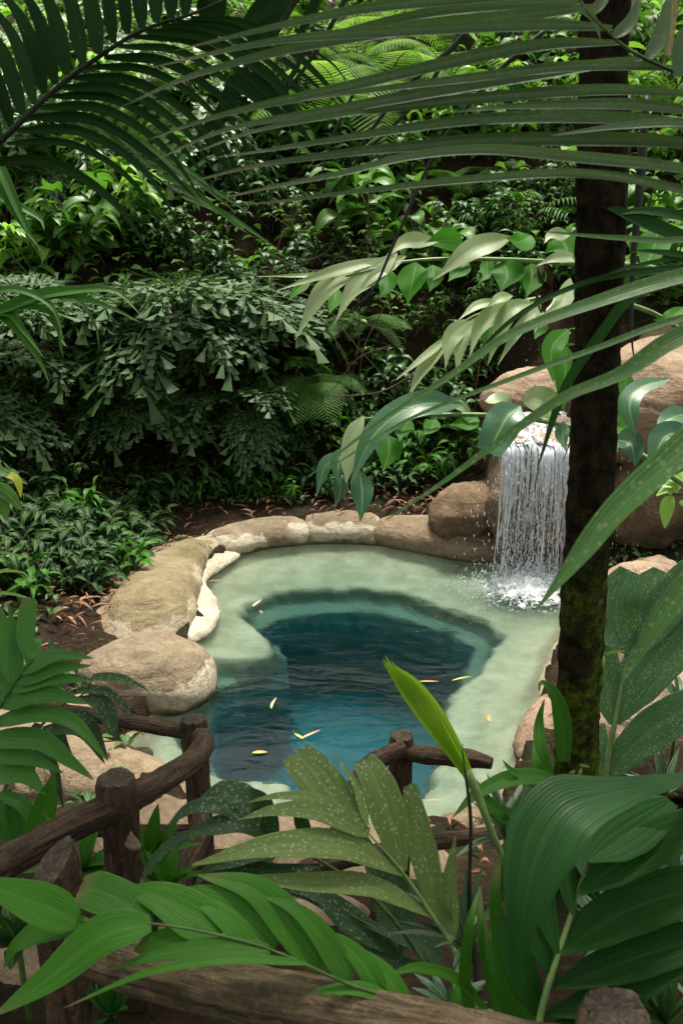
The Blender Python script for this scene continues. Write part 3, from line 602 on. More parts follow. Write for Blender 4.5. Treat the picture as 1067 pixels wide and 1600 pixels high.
RRr, TH = np.meshgrid(rr, th, indexing='ij'); X = FALL[0] - .02 + RRr * np.cos(TH) * .70; Y = FALL[1] - .12 + RRr * np.sin(TH) * .62
q = np.stack([X, Y, X * 0], -1); Z = .014 + .06 * np.clip(1 - RRr * 1.4, 0, 1) * (1 + fbm(q * 14, 5, 3)) 
m.add(np.stack([X, Y, Z], -1), gidx(n, sg, True), UV=np.stack([RRr, TH], -1)); m.build('foam', M_FOAM, wf)
# thin sheet of stream water above the lip
m = MB(); us = np.linspace(0, 1, 22); vs_ = np.linspace(0, 1, 14); U, Vv = np.meshgrid(us, vs_, indexing='ij')
A = P(800, 660, 8.0); B = P(888, 658, 8.05)
Xs = (A[0] * (1 - U) + B[0] * U) * (1 - Vv) + (lipL[0] * (1 - U) + lipR[0] * U) * Vv; Ys = 7.95 * (1 - Vv) + (lipL[1] - .12) * Vv
q = np.stack([Xs, Ys, Xs * 0], -1); Zs = (lipL[2] + .16) * (1 - Vv) + (lipL[2] + .02) * Vv + .03 * fbm(q * np.array([16, 5, 1]), 7, 3)
m.add(np.stack([Xs, Ys, Zs], -1), gidx(22, 14)[:, ::-1])
kk = NT('stream_water'); nn = kk.noise(kk.mapv(kk.pos(), (40, 12, 12)), 1., 4, .7); ss = kk.n('BsdfPrincipled', None, Base_Color=(.8, .84, .9), Roughness=.15)
M_STREAM = kk.done(kk.n('MixShader', None, i0=kk.math('MULTIPLY', kk.ramp(nn, .42, .62), .75), i1=kk.n('MixShader', None, i0=.12, i1=kk.n('BsdfTransparent'), i2=kk.n('BsdfGlossy', None, Roughness=.1)), i2=ss))
m.build('stream_sheet', M_STREAM, wf)

# ------------------------------------------------------------------ leaves afloat
def afloat(label, px, py, L, ang, w_, mat, curl=.25, z=.012):
    c = PZ(px, py, z); a = R(ang); d = np.array([math.cos(a), math.sin(a), 0]) * L / 2; s = np.array([-math.sin(a), math.cos(a), 0]) * L * .08
    m = MB(); p = catmull([c - d, c + s - np.array([0, 0, .004]), c + d + np.array([0, 0, curl * L * .3])], 12); strip(m, p, prof('lance', 12) * w_, (0, 0, 1), .35, 4)
    o = m.build('floating_leaf', mat); o.data.transform(__import__('mathutils').Matrix.Translation(-Vector(c))); o.location = c; set_tags(o, label, 'fallen leaf', 'leaves afloat on the pool')
afloat('curled tan leaf afloat over the pale shelf at upper left', 402, 943, .13, 60, .012, M_TAN)
afloat('tiny tan scrap afloat just below the curled tan leaf', 408, 956, .06, -60, .008, M_TAN)
afloat('narrow tan leaf afloat upright in the deep blue left of centre', 428, 1099, .13, 78, .009, M_TAN)
afloat('small yellow green leaf touching the long tan leaf near the front', 467, 1151, .09, -50, .010, M_YEL)
afloat('long tan leaf forming a V with the small yellow green leaf', 486, 1148, .15, 35, .009, M_TAN)
afloat('orange oval leaf afloat near the front left of the blue water', 406, 1176, .09, 2, .014, M_ORANGE, .1)
afloat('thin orange leaf afloat beside the upright young palm leaf', 670, 1065, .14, -3, .007, M_ORANGE, .1)
afloat('small yellow leaf afloat over the pale right hand shelf', 765, 1122, .075, 85, .012, M_ORANGE, .2)
afloat('faint tan blade afloat on the near shelf by the rail end', 678, 1250, .09, 5, .005, M_TAN, .05)
afloat('green blade afloat near the right end of the deep water', 722, 1060, .16, 20, .006, M_YEL, .05)
afloat('dry blade afloat under the far left rim', 340, 907, .16, 8, .006, M_TAN, .05)
# ------------------------------------------------------------------ rustic log fences
def post(parent, px, py, d, rpx, hgt, seed, cut=0., lean=0., mat=None, name='post'):
    top = P(px, py, d); r0 = rpx * d / F; n = 46
    z = np.linspace(0, 1, n); pts = np.stack([top[0] + lean * z[::-1] * 0 - lean * z, np.full(n, top[1]), top[2] - z * hgt], 1)
    m = MB(); rd = r0 * np.interp(z * hgt, [0, .012, .05, .2, hgt], [.86, .98, 1.04, .95, 1.02])
    tube(m, pts, rd, 40, cap=False, ns=.07, nf=5, seed=seed, furrow=.10)
    if cut: 
        V = m.v[0]; k = np.exp(-(top[2] - V[:, 2]) / .10); V[:, 2] += cut * ((V[:, 0] - top[0]) * 1.0 + (V[:, 1] - top[1]) * .5) * k
    ring = m.v[0][:40].copy(); c = ring.mean(0)
    o = m.build(name, mat or M_WOOD, parent)
    m = MB(); L = []
    for q, h in [(1, 0), (.86, .004), (.7, .001), (.52, .005), (.36, .002), (.2, .005), (.03, .003)]: L.append(c + (ring - c) * q + np.array([0, 0, h]))
    V = np.array(L); V += .0025 * fbm(V * 60, seed, 2)[..., None]
    th = np.linspace(0, 1, 40, endpoint=False); UV = np.stack(np.broadcast_arrays(np.array([1, .86, .7, .52, .36, .2, .03])[:, None] * .3, th[None]), -1)
    m.add(V, gidx(7, 40, True), UV=UV); m.build('cut_end', M_WOODE, o); return o
def rail(parent, pts, wpx, seed, mat=None, n=70, ends=False, ns=.09):
    m = MB(); ptube(m, pts, wpx, n, 30, cap=True, ns=ns, nf=4, seed=seed, furrow=.16); return m.build('rail', mat or M_WOOD, parent)
fb = thing('log_fence', 'brown rustic log fence with knotty posts along the near side of the pool', 'fence', tuple(P(303, 1400, 3.1)))
pa = post(fb, 180, 1216, 2.3, 32, 1.0, 1)
post(fb, 303, 1123, 3.1, 22, 1.0, 2)
post(fb, 627, 1149, 3.3, 20, 1.0, 3)
post(fb, -75, 1362, 2.12, 31, 1.0, 4)
post(fb, -50, 1068, 3.92, 17, 1.2, 12)
rail(fb, [(-60,1385,2.1),(0,1352,2.16),(80,1310,2.22),(155,1272,2.28),(215,1243,2.38),(262,1215,2.62),(300,1190,2.85),(318,1165,3.0),(312,1148,3.05)], [30,28,26,25,24,22,19,17], 5)
rail(fb, [(318,1150,3.12),(285,1143,3.14),(240,1134,3.25),(180,1124,3.4),(95,1110,3.6),(-40,1090,3.9)], [11,13,12,13,12,11], 6)
rail(fb, [(-40,1262,3.0),(25,1274,2.95),(100,1290,2.9),(190,1298,2.95),(300,1300,3.1)], [12,13,13,12,12], 7)
rail(fb, [(240,1425,2.75),(265,1392,2.8),(295,1340,2.95),(312,1300,3.05),(312,1265,3.15)], [21,22,21,20,14], 8)
rail(fb, [(632,1176,3.28),(665,1180,3.3),(700,1183,3.3),(745,1187,3.28),(768,1193,3.26)], [12,15,14,15,9], 9)
rail(fb, [(632,1170,3.26),(605,1180,3.24),(575,1198,3.2),(555,1232,3.15),(535,1285,3.1),(500,1345,3.05)], [13,15,16,15,14,12], 10)
rail(fb, [(400,1405,2.95),(440,1382,2.98),(500,1352,3.05),(600,1330,3.2),(700,1312,3.32),(775,1300,3.35)], [19,18,15,14,13,10], 11)
# bracket fungus on the near post
m = MB(); c = P(203, 1312, 2.27); n, sg = 8, 15; th = np.linspace(-1.25, 1.25, sg)
Vt = []
for i in range(n):
    u = i / (n - 1); Vt.append(np.stack([c[0] + .004 + u * .026 * np.sin(th + .5), c[1] + .004 - u * .024 * np.cos(th), c[2] + .025 - u * .035 + .002 * np.sin(th * 14) * u], 1))
m.add(np.array(Vt), gidx(n, sg)); 
Vt2 = np.array(Vt); Vt2[:, :, 2] -= .006; m.add(Vt2, gidx(n, sg)[:, ::-1])
o = m.build('bracket_fungus', M_ROCK); ORG[o.name] = 0; o.data.transform(__import__('mathutils').Matrix.Translation(-Vector(c))); o.location = c
set_tags(o, 'small grey fan shaped fungus on the side of the left log post', 'fungus')
fn = thing('log_barrier', 'thick weathered log barrier with cut stumps across the bottom of the view', 'fence', tuple(P(300, 1650, 1.7)))
post(fn, 82, 1352, 1.85, 42, .85, 21, cut=.9)
post(fn, 958, 1578, 1.45, 56, .6, 22, mat=M_WOODL)
rail(fn, [(110,1462,1.86),(150,1486,1.85),(220,1512,1.8),(300,1534,1.76),(400,1555,1.7),(520,1576,1.64),(650,1602,1.56),(800,1634,1.48),(1000,1675,1.42)], [36,42,44,44,42,42,44,46,46], 23, M_WOODL, n=220, ns=.11)
# ------------------------------------------------------------------ palm trunk
tr = thing('palm_tree', 'dark mossy palm trunk rising in front of the waterfall', 'tree', tuple(P(907, 1330, 3.3)))
m = MB(); zz_ = np.linspace(0, 1, 170)
b0 = P(903, 1200, 3.3); t1_ = P(945, 100, b0[1] / (CP + 700 / F * SP)); ax = (t1_ - b0) / (t1_ - b0)[2]; b0 = b0 - ax * .6
H_ = 5.2; pts = b0 + ax * (zz_[:, None] * H_); pts[:, 0] += .008 * np.sin(zz_ * 14 + 2.2)
tube(m, pts, .077 * np.interp(zz_, [0, .115, .57, 1], [1.08, 1.0, .86, .8]) * (1 + .02 * np.sin(zz_ * 130) ** 8), 48, cap=True, ns=.05, nf=2.2, seed=4)
V = m.v[0]; V += .003 * rng.normal(size=V.shape); m.build('trunk', M_BARK, tr)
topc = pts[-1]
m = MB(); m2_ = MB()
for q, a, L in [((945, 1020), 2.6, .06), ((945, 1022), .35, .07), ((943, 1024), 4.4, .05), ((942, 1020), 3.3, .05), ((904, 1195), .1, .035), ((898, 1205), 2.9, .03), ((908, 1200), 4.0, .03), ((893, 1215), 3.8, .03)]:
    b = P(q[0], q[1], 3.2); e = b + np.array([math.cos(a) * L, -.02, math.sin(a) * L]); strip(m if q[1] < 1100 else m2_, catmull([b, (b + e) / 2 + np.array([0, -.01, .008]), e], 6), prof('lance', 6) * .006, (0, -.8, .5), .2)
m.build('sprout', ML['bright'], tr); m2_.build('sprout', ML['bright'], tr)

def frond(name_label, cat, group, root, rach, rw, leaves, mat, smat, n=16, nc=4, pleat=.10, upm=.45, ws=1., name='palm_frond'):
    """a pinnate leaf: rachis through pixels, then leaflets [(pts, half width px[, profile])]"""
    t = thing(name, name_label, cat, tuple(root), group)
    m = MB(); ptube(m, rach, rw, 40, 8, cap=True); m.build('stalk', smat, t)
    m = MB()
    for L in leaves:
        pleaf(m, L[0], np.array(L[1]) * ws if np.ndim(L[1]) else L[1] * ws, L[2] if len(L) > 2 else 'palm', n=n, nc=nc, pleat=pleat, fold=L[3] if len(L) > 3 else .12, jag=L[4] if len(L) > 4 else 0., upm=upm)
    m.build('leaflets', mat, t); return t
def Z3(pts, d, dd=0.):     # give pixel pairs a depth running d -> d+dd
    n = len(pts); return [(p[0], p[1], d + dd * k / max(n - 1, 1)) for k, p in enumerate(pts)]
def groot(px, d, py=1500): p = P(px, py, d); return (p[0], p[1], float(gz(p[0], p[1])))

# ---- near frond crossing the left bottom, over the log
L = [(Z3([(122,1439),(60,1412),(-50,1372)],1.62,-.05),46), (Z3([(132,1441),(70,1452),(25,1478),(8,1508)],1.62,.03),30,'palm',.12,.01), (Z3([(236,1443),(160,1462),(75,1530),(-10,1588)],1.6,-.06),44),
     (Z3([(236,1441),(195,1412),(150,1393),(128,1392)],1.62,.05),44,'blunt',.1,.012), (Z3([(345,1462),(300,1430),(245,1400),(186,1390)],1.62,.04),48), (Z3([(345,1462),(290,1462),(240,1478),(222,1492)],1.61,0),27,'blunt',.1,.01),
     (Z3([(427,1484),(385,1440),(330,1405),(272,1392)],1.63,.04),50), (Z3([(420,1482),(340,1480),(250,1492),(163,1518)],1.6,-.03),20,'palm'), (Z3([(505,1512),(455,1445),(395,1388),(308,1367)],1.63,.05),42),
     (Z3([(478,1505),(360,1498),(230,1520),(98,1576)],1.58,-.05),11,'palm'), (Z3([(548,1540),(505,1465),(460,1420),(412,1401)],1.62,.04),27), (Z3([(600,1560),(570,1508),(530,1470),(490,1458)],1.62,.04),24), (Z3([(640,1570),(600,1520),(560,1490),(520,1478)],1.62,.06),20),
     (Z3([(610,1562),(560,1545),(500,1548),(480,1556)],1.6,0),16)]
frond('bright green palm frond stretched leftward over the near log', 'palm frond', None, groot(700,1.62), [(760,1680,1.6),(640,1575,1.6),(540,1536,1.6),(430,1487,1.6),(340,1461,1.6),(236,1443,1.6),(125,1439,1.62)], [5,4,3,2.6,2.2,1.8,1.2], L, ML['palm'], M_STEM, n=22, nc=10, pleat=.03, ws=.74)
# ---- speckled frond in the middle
d = 2.1
L = [(Z3([(570,1293),(535,1262),(495,1215),(466,1180)],d,.12),44,'blunt',.1,.02), (Z3([(574,1290),(555,1225),(522,1180)],d,.1),9,'palm'), (Z3([(630,1362),(612,1290),(590,1225),(570,1190)],d,.08),[8,30,40,38,26],'blunt',.1,.01), (Z3([(680,1434),(668,1360),(650,1290),(641,1230)],d,.06),[6,26,32,28,14],'blunt',.1,.01),
     (Z3([(704,1470),(700,1400),(711,1307)],d,.05),21), (Z3([(577,1302),(500,1268),(430,1266),(376,1280)],d,-.04),24), (Z3([(560,1290),(500,1252),(440,1243),(384,1254)],d,.04),14,'palm',.1,.01), (Z3([(630,1366),(535,1322),(420,1322),(300,1352)],d,-.1),[5,26,34,28,16,2]),
     (Z3([(676,1432),(580,1385),(470,1378),(352,1370)],d,-.1),[4,20,26,22,12,1])]
frond('pale green palm frond covered in whitish specks in front of the pool', 'palm frond', None, groot(740,2.1), [(770,1620,2.0),(735,1540,2.05),(704,1475,2.1),(676,1432,2.1),(628,1362,2.1),(572,1298,2.1),(556,1278,2.12)], [6,5,4,3.5,3,2,1], L, ML['palmsp'], M_STEMP, n=20, nc=10, pleat=.03, ws=.74)
d = 2.3
L = [(Z3([(625,1492),(550,1440),(500,1400),(455,1392)],d,0),[5,24,28,18,3]), (Z3([(628,1490),(632,1430),(615,1360)],d,.05),[4,18,22,20,16],'blunt'), (Z3([(600,1470),(598,1400),(575,1330),(560,1290)],d,.1),[4,18,20,16,4]), (Z3([(690,1500),(650,1470),(560,1440)],d,0),22),
     (Z3([(640,1510),(560,1490),(470,1500)],d,-.05),20), (Z3([(480,1600),(450,1560),(445,1490)],d,.05),15), (Z3([(540,1600),(520,1560),(512,1500)],d,.05),13), (Z3([(545,1440),(490,1400),(430,1395)],d,.0),[3,14,16,10,2])]
frond('dark green speckled palm frond hanging behind the pale speckled one', 'palm frond', None, groot(730,2.3), [(760,1620,2.2),(700,1530,2.3),(628,1492,2.3),(600,1460,2.3),(548,1430,2.3)], [5,4,3,2.5,1.5], L, ML['palmsd'], M_STEM, n=16, nc=8, pleat=.04, ws=.8)
d = 2.25
L = [(Z3([(418,1314),(380,1288),(330,1292),(276,1314)],d,-.05),[2,14,17,12,1]), (Z3([(402,1300),(385,1262),(352,1240),(318,1252)],d,.05),[3,26,30,22,6],'blunt',.1,.02), (Z3([(392,1232),(410,1258),(424,1318)],d,.03),[3,17,19,14],'blunt'), (Z3([(462,1252),(470,1280),(484,1330)],d,.06),[3,12,12,8]),
     (Z3([(385,1290),(350,1262),(300,1262),(262,1290)],d,-.04),[2,12,14,9,1]), (Z3([(330,1300),(285,1308),(240,1345),(215,1392)],d,-.06),[2,8,9,6,1]), (Z3([(500,1352),(430,1362),(340,1352),(300,1392)],d,-.05),[3,12,15,11,1]), (Z3([(480,1322),(400,1330),(330,1360)],d,-.05),[2,15,18,14,1])]
frond('mottled palm frond with a folded tip beside the middle fence post', 'palm frond', None, groot(600,2.25), [(700,1560,2.2),(600,1420,2.22),(500,1345,2.25),(420,1312,2.25),(385,1288,2.25)], [4,3.5,3,2.5,1.5], L, ML['palmsd'], M_STEM, n=18, nc=8, pleat=.06)
# ---- big dark frond at lower right and its arching leaf
d = 1.62
L = [(Z3([(876,1489),(960,1432),(1067,1392),(1180,1370)],d,.05),[6,40,50,48,40,20]), (Z3([(904,1396),(975,1345),(1067,1296),(1160,1262)],d,.06),[6,34,42,40,30,12]), (Z3([(864,1542),(950,1512),(1067,1474),(1180,1450)],d,0),[5,30,40,38,30,10]), (Z3([(851,1586),(940,1562),(1040,1522),(1120,1490)],d,-.03),[5,24,32,26,14,2]),
     (Z3([(918,1345),(965,1312),(1015,1278),(1048,1252)],d,.1),[6,40,48,40,14]), (Z3([(870,1490),(852,1425),(840,1350),(838,1310)],d,.06),[5,18,22,18,6]), (Z3([(868,1530),(838,1460),(820,1400),(812,1340)],d,.04),[6,24,28,22,6]), (Z3([(848,1592),(818,1530),(795,1470),(780,1430)],d,.0),[6,26,32,26,8]),
     (Z3([(896,1430),(886,1385),(890,1330)],d,.06),[4,14,16,10]), (Z3([(912,1370),(905,1330),(925,1290)],d,.1),[4,14,18,8]), (Z3([(842,1625),(900,1600),(960,1590),(1010,1560)],d,-.05),[6,22,28,20,4])]
frond('very large dark green palm frond filling the bottom right corner', 'palm frond', None, groot(860,1.6), [(830,1700,1.55),(843,1592,1.6),(866,1508,1.62),(896,1416,1.65),(925,1320,1.7),(932,1270,1.75)], [8,6,5,4,3,1.5], L, ML['palmd'], M_STEMP, n=20, nc=12, pleat=.025, ws=.85)
t = thing('palm_leaf', 'broad dark leaf arching over and hanging its tip before the big frond', 'palm leaf', tuple(groot(1040,1.55)))
m = MB(); pts = [(1130,1200,1.75),(1040,1222,1.62),(955,1240,1.5),(885,1264,1.45),(842,1330,1.42),(818,1425,1.41),(802,1530,1.42)]
c = catmull(pts, 34); W = np.array([P(*q) for q in c]); hwv = np.interp(np.linspace(0, 1, 34), [0, .12, .3, .45, .58, .72, .86, 1], [8, 12, 30, 54, 60, 42, 20, .5]) * c[:, 2] / F
upv = np.array([nz(TOCAM(W[k]) * np.interp(k, [0, 12, 18, 33], [.35, .5, .9, 1]) + np.array([0, 0, 1]) * np.interp(k, [0, 12, 18, 33], [1., .8, .35, .2])) for k in range(34)])
strip(m, W, hwv, upv, .10, 18, pleat=.02, curl=-.02); m.build('blade', leaf_mat('arching_palm_leaf', (.006, .038, .005), (.013, .065, .009), mode='palm', freq=9, rough=.45, spec=.4, tr=.12, mid=(.03, .09, .02), vein=.25), t)
m = MB(); ptube(m, [(1250,1400,1.9),(1180,1240,1.8),(1130,1200,1.75)], [5,5,4]); m.build('stalk', M_STEM, t)
# ---- bright blades between the speckled frond and the big one
t = thing('palm_seedling', 'clump of upright narrow green blades left of the arching dark leaf', 'young palm', tuple(groot(780,1.8)))
m = MB()
for pts, w_ in [([(850,1680,1.75),(812,1560,1.72),(780,1460,1.7),(773,1380,1.7),(783,1335,1.72)],[14,20,18,12,1]), ([(800,1640,1.8),(770,1540,1.8),(752,1450,1.8),(750,1390,1.85)],[10,12,10,2]), ([(745,1640,1.8),(726,1530,1.8),(735,1440,1.8),(750,1385,1.85)],[9,10,9,1]), ([(820,1650,1.8),(790,1560,1.78),(768,1500,1.78),(756,1430,1.8)],[8,14,10,1]),
                ([(760,1580,1.8),(715,1530,1.8),(650,1512,1.75),(600,1528,1.7)],[5,9,9,1]), ([(690,1600,1.85),(712,1560,1.85),(728,1500,1.9)],[6,9,1])]:
    c = catmull(pts, 18); W = np.array([P(*q) for q in c]); strip(m, W, np.interp(np.linspace(0, 1, 18), np.linspace(0, 1, len(w_)), w_) * c[:, 2] / F, nz(TOCAM(W[8]) + np.array([.3, 0, .4])), .15, 6, pleat=.06)
m.build('blades', ML['palm'], t)
# ---- closed young spear leaf
t = thing('spear_leaf', 'bright yellow green unopened palm leaf standing upright before the blue water', 'palm leaf', tuple(groot(800,2.3)))
m = MB(); ptube(m, [(860,1480,2.4),(800,1370,2.35),(768,1300,2.3),(745,1240,2.3),(728,1205,2.3)], [5,5,5,6,9], 24); m.build('stalk', M_STEMP, t)
m = MB()
for k in range(11):
    s = (k - 5) / 5.; e = (598 + 34 * (s + 1) * .5 * 1.0 + rng.normal() * 2, 1026 + 16 * abs(s + .6) + rng.normal() * 4)
    pts = [(742 + s * 3, 1232, 2.3), (712 + s * 9, 1176, 2.3), (668 + s * 17, 1108, 2.3 + .01 * (k % 2)), (632 + s * 15, 1060, 2.3), (e[0] - 4, e[1], 2.3)]
    pleaf(m, pts, [2, 4.5, 6.5, 6.5, 5, .4], 'flat', n=20, nc=2, fold=.7 * (1 if k % 2 else -1), r=.5 + .5 * s)
m.build('folded_blade', ML['spear'], t)
# ---- thin dark stalk and arching leaves by the trunk foot
t = thing('grass_stalk', 'thin dark upright stalk crossing in front of the pale pool shelf', 'stalk', tuple(groot(740,2.0)))
m = MB(); ptube(m, [(760,1640,1.95),(742,1500,2.0),(733,1400,2.0),(735,1280,2.0),(724,1190,2.0),(722,1162,2.0)], [6,5,4,3,3,.6]); m.build('stem', M_STEMD, t)
t = thing('palm_seedling', 'young palm with a light arching leaf just left of the trunk foot', 'young palm', tuple(groot(860,2.9)))
m = MB()
for pts, w_ in [([(885,1250,2.9),(855,1218,2.85),(800,1216,2.8),(745,1240,2.75),(706,1278,2.72)],[6,13,14,9,.5]), ([(862,1240,2.95),(846,1180,2.95),(842,1130,3.0),(850,1092,3.0)],[10,12,9,.5]), ([(850,1240,2.9),(838,1195,2.9),(832,1160,2.95)],[7,8,.5]),
                ([(880,1190,3.0),(878,1130,3.0),(866,1085,2.98),(845,1066,2.96),(842,1080,2.95)],[10,14,14,9,1]), ([(860,1245,2.85),(830,1222,2.85),(800,1205,2.8),(785,1188,2.8)],[5,9,7,.5]), ([(880,1250,2.9),(820,1280,2.8),(770,1262,2.8),(740,1215,2.8)],[5,14,13,1])]:
    c = catmull(pts, 18); W = np.array([P(*q) for q in c]); strip(m, W, np.interp(np.linspace(0, 1, 18), np.linspace(0, 1, len(w_)), w_) * c[:, 2] / F, nz(TOCAM(W[8]) + np.array([0, 0, .7])), .2, 6, pleat=.06)
m.build('blades', ML['palm'], t)
# ---- speckled frond right of the trunk
d = 3.65
L = [(Z3([(988,1022),(966,985),(963,940),(985,892)],d,.0),[6,32,38,34,18],'blunt'), (Z3([(978,1038),(1030,960),(1075,905),(1120,860)],d,-.1),[6,26,34,30,16]), (Z3([(962,1130),(1000,1060),(1060,985),(1130,925)],d,-.1),[6,36,46,42,30]), (Z3([(958,1132),(948,1080),(942,1020),(940,975)],d,.05),[6,24,26,20,4]),
     (Z3([(944,1226),(985,1170),(1050,1120),(1120,1085)],d,-.1),[5,24,34,32,24]), (Z3([(1015,968),(1010,930),(1030,890)],d,.02),[5,26,28,10]), (Z3([(1010,975),(1050,925),(1100,885)],d,-.05),[5,22,26,12]), (Z3([(943,1228),(936,1180),(942,1130)],d,.05),[4,14,14,3])]
frond('broad pleated palm frond with white dots just right of the palm trunk', 'palm frond', None, groot(940,3.7,1400), [(930,1350,3.6),(944,1232,3.65),(950,1180,3.65),(960,1128,3.65),(980,1035,3.65),(1012,970,3.65)], [7,6,5,4,3,2], L, ML['palmsg'], M_STEMP, n=18, nc=14, pleat=.035)
# ---- striped plants
def rosette(label, cat, px, py, d, n, Lr, wr, mat, seed, tilt=(.3, 1.2), name='striped_plant', group=None, smat=None):
    rs = np.random.default_rng(seed); b = P(px, py, d); t = thing(name, label, cat, tuple(b), group); m = MB()
    for k in range(n):
        a = rs.random() * 6.283; e = tilt[0] + rs.random() * (tilt[1] - tilt[0]); L_ = Lr * (.6 + .5 * rs.random())
        dr = np.array([math.cos(a) * math.sin(e), math.sin(a) * math.sin(e), math.cos(e)])
        p1 = b + dr * L_ * .5; p2 = b + dr * L_ + np.array([0, 0, -.22 * L_ * math.sin(e)]); strip(m, catmull([b, p1, p2], 10), prof('lance', 10) * wr * (.7 + .5 * rs.random()), (0, 0, 1), .25, 6, r=rs.random())
    m.build('leaves', mat, t)
    m = MB(); tube(m, np.array([b - np.array([0, 0, .45]), b]), .008, 6); m.build('stem', smat or M_STEM, t); return t
SG = 'striped leaf plants under the fronds'
rosette('dark plant with white striped leaves at the right edge by the trunk foot', 'striped plant', 1035, 1245, 3.7, 16, .24, .016, ML['strip'], 1, group=SG)
rosette('striped plant right of the far pleated frond', 'striped plant', 1060, 1100, 3.9, 12, .2, .012, ML['strip'], 2, group=SG)
rosette('striped plant tucked behind the thin dark stalk', 'striped plant', 790, 1310, 2.9, 18, .26, .014, ML['strip'], 3, group=SG)
rosette('striped plant low between the speckled frond and upright blades', 'striped plant', 725, 1480, 2.15, 20, .2, .010, ML['strip'], 4, group=SG)
rosette('striped plant at the bottom under the dark stalk', 'striped plant', 705, 1580, 1.95, 18, .15, .010, ML['strip'], 5, group=SG)
rosette('striped plant in the gap under the big dark frond', 'striped plant', 960, 1480, 2.3, 20, .3, .014, ML['strip'], 6, group=SG)
rosette('striped plant at the right edge behind the big frond', 'striped plant', 1050, 1400, 2.6, 20, .3, .014, ML['strip'], 7, group=SG)
rosette('dark leafy tuft in the very bottom right corner', 'leafy tuft', 1040, 1600, 1.7, 16, .16, .012, ML['dark'], 8, name='leafy_tuft')
FG = 'bright leafy tufts behind the left fence'
rosette('bright leafy tuft between the two left log posts', 'leafy tuft', 235, 1350, 2.7, 14, .22, .022, ML['palm'], 11, name='leafy_tuft', group=FG)
rosette('glossy leafy tuft to the right of the nearest upright log post', 'leafy tuft', 262, 1385, 2.6, 12, .2, .018, ML['palm'], 12, name='leafy_tuft', group=FG)
rosette('glossy leafy tuft left of the nearest upright log post', 'leafy tuft', 130, 1360, 2.5, 14, .2, .022, ML['palm'], 13, name='leafy_tuft', group=FG)
rosette('shaded leafy tuft under the near frond in the left corner', 'leafy tuft', 30, 1480, 2.2, 14, .2, .02, ML['dark'], 14, name='leafy_tuft', group=FG)
rosette('shaded leafy tuft beneath the big near log', 'leafy tuft', 175, 1590, 1.95, 14, .16, .014, ML['palmd'], 15, name='leafy_tuft', group=FG)

# ---- small palms on the left
d = 2.6
L = [(Z3([(35,1050),(88,1024),(148,1029)],d,-.03),13), (Z3([(28,1066),(85,1046),(144,1040)],d,-.03),14), (Z3([(22,1078),(75,1062),(140,1064)],d,-.03),13), (Z3([(5,1102),(65,1084),(141,1100)],d,-.05),18), (Z3([(-10,1130),(60,1115),(117,1130),(170,1190)],d,-.08),16),
     (Z3([(-20,1155),(60,1156),(110,1190),(148,1219)],d,-.08),19), (Z3([(-20,1180),(45,1185),(100,1208)],d,-.05),15), (Z3([(-20,1212),(36,1210),(72,1242)],d,-.06),20), (Z3([(22,1066),(14,1000),(-6,940)],d,.06),18), (Z3([(44,1038),(41,985),(46,937)],d,.06),14,'blunt',.1,.01), (Z3([(32,1052),(22,990),(14,942)],d,.08),9),
     (Z3([(50,1030),(60,1000),(70,998)],d,.1),10), (Z3([(10,1095),(-10,1040),(-40,990)],d,.05),18), (Z3([(0,1240),(40,1262),(70,1330)],d,0),12), (Z3([(-30,1240),(0,1275),(20,1340)],d,0),14)]
frond('shiny green pinnate palm leaf nearest the left edge over the tan slab', 'palm frond', 'small palms at the left edge', groot(-60,2.6), [(-90,1330,2.5),(-50,1200,2.55),(0,1106,2.6),(30,1058,2.6),(53,1030,2.6)], [4,4,3,2.5,1.2], L, ML['palml'], M_STEM, n=16, nc=8, pleat=.04)
d = 2.9
L = [(Z3([(125,1090),(160,1100),(183,1157)],d,-.05),[2,14,15,11,1]), (Z3([(144,1057),(190,1060),(234,1079)],d,-.04),8), (Z3([(120,1078),(170,1082),(212,1123)],d,-.04),8), (Z3([(66,1140),(126,1142),(165,1194)],d,-.05),12), (Z3([(105,1112),(140,1125),(170,1188)],d,-.05),9), (Z3([(60,1130),(50,1170),(48,1235)],d,0),12), (Z3([(90,1110),(95,1150),(120,1200)],d,0),9),
     (Z3([(40,1160),(80,1190),(100,1265)],d,0),9), (Z3([(70,1075),(110,1060),(145,1062)],d,0),10), (Z3([(50,1110),(30,1060),(30,1000)],d,.05),13), (Z3([(80,1070),(90,1030),(75,995)],d,.08),12)]
frond('mottled pinnate palm leaf reaching toward the left boulder', 'palm frond', 'small palms at the left edge', groot(0,2.9), [(-20,1330,2.85),(20,1200,2.9),(60,1140,2.9),(100,1100,2.9),(130,1085,2.9),(146,1058,2.9)], [4,3.5,3,2.5,2,1], L, ML['palmsd'], M_STEM, n=14, nc=8, pleat=.04)
t = thing('palm_seedling', 'single light green blade upright between the slabs and the left rail', 'young palm', tuple(groot(66,2.6)))
m = MB()
for pts, w_ in [([(50,1345,2.55),(58,1300,2.55),(74,1250,2.55),(85,1207,2.55)],[14,21,18,2]), ([(48,1350,2.56),(30,1300,2.6),(12,1235,2.62)],[12,16,6])]:
    c = catmull(pts, 14); W = np.array([P(*q) for q in c]); strip(m, W, np.interp(np.linspace(0, 1, 14), np.linspace(0, 1, len(w_)), w_) * c[:, 2] / F, nz(TOCAM(W[6])), .1, 10, pleat=.08)
m.build('blades', ML['palm'], t)
t = thing('grass_clump', 'thin arching green blades entering from the left edge above the small palm', 'grass clump', tuple(groot(-90,3.2)))
m = MB()
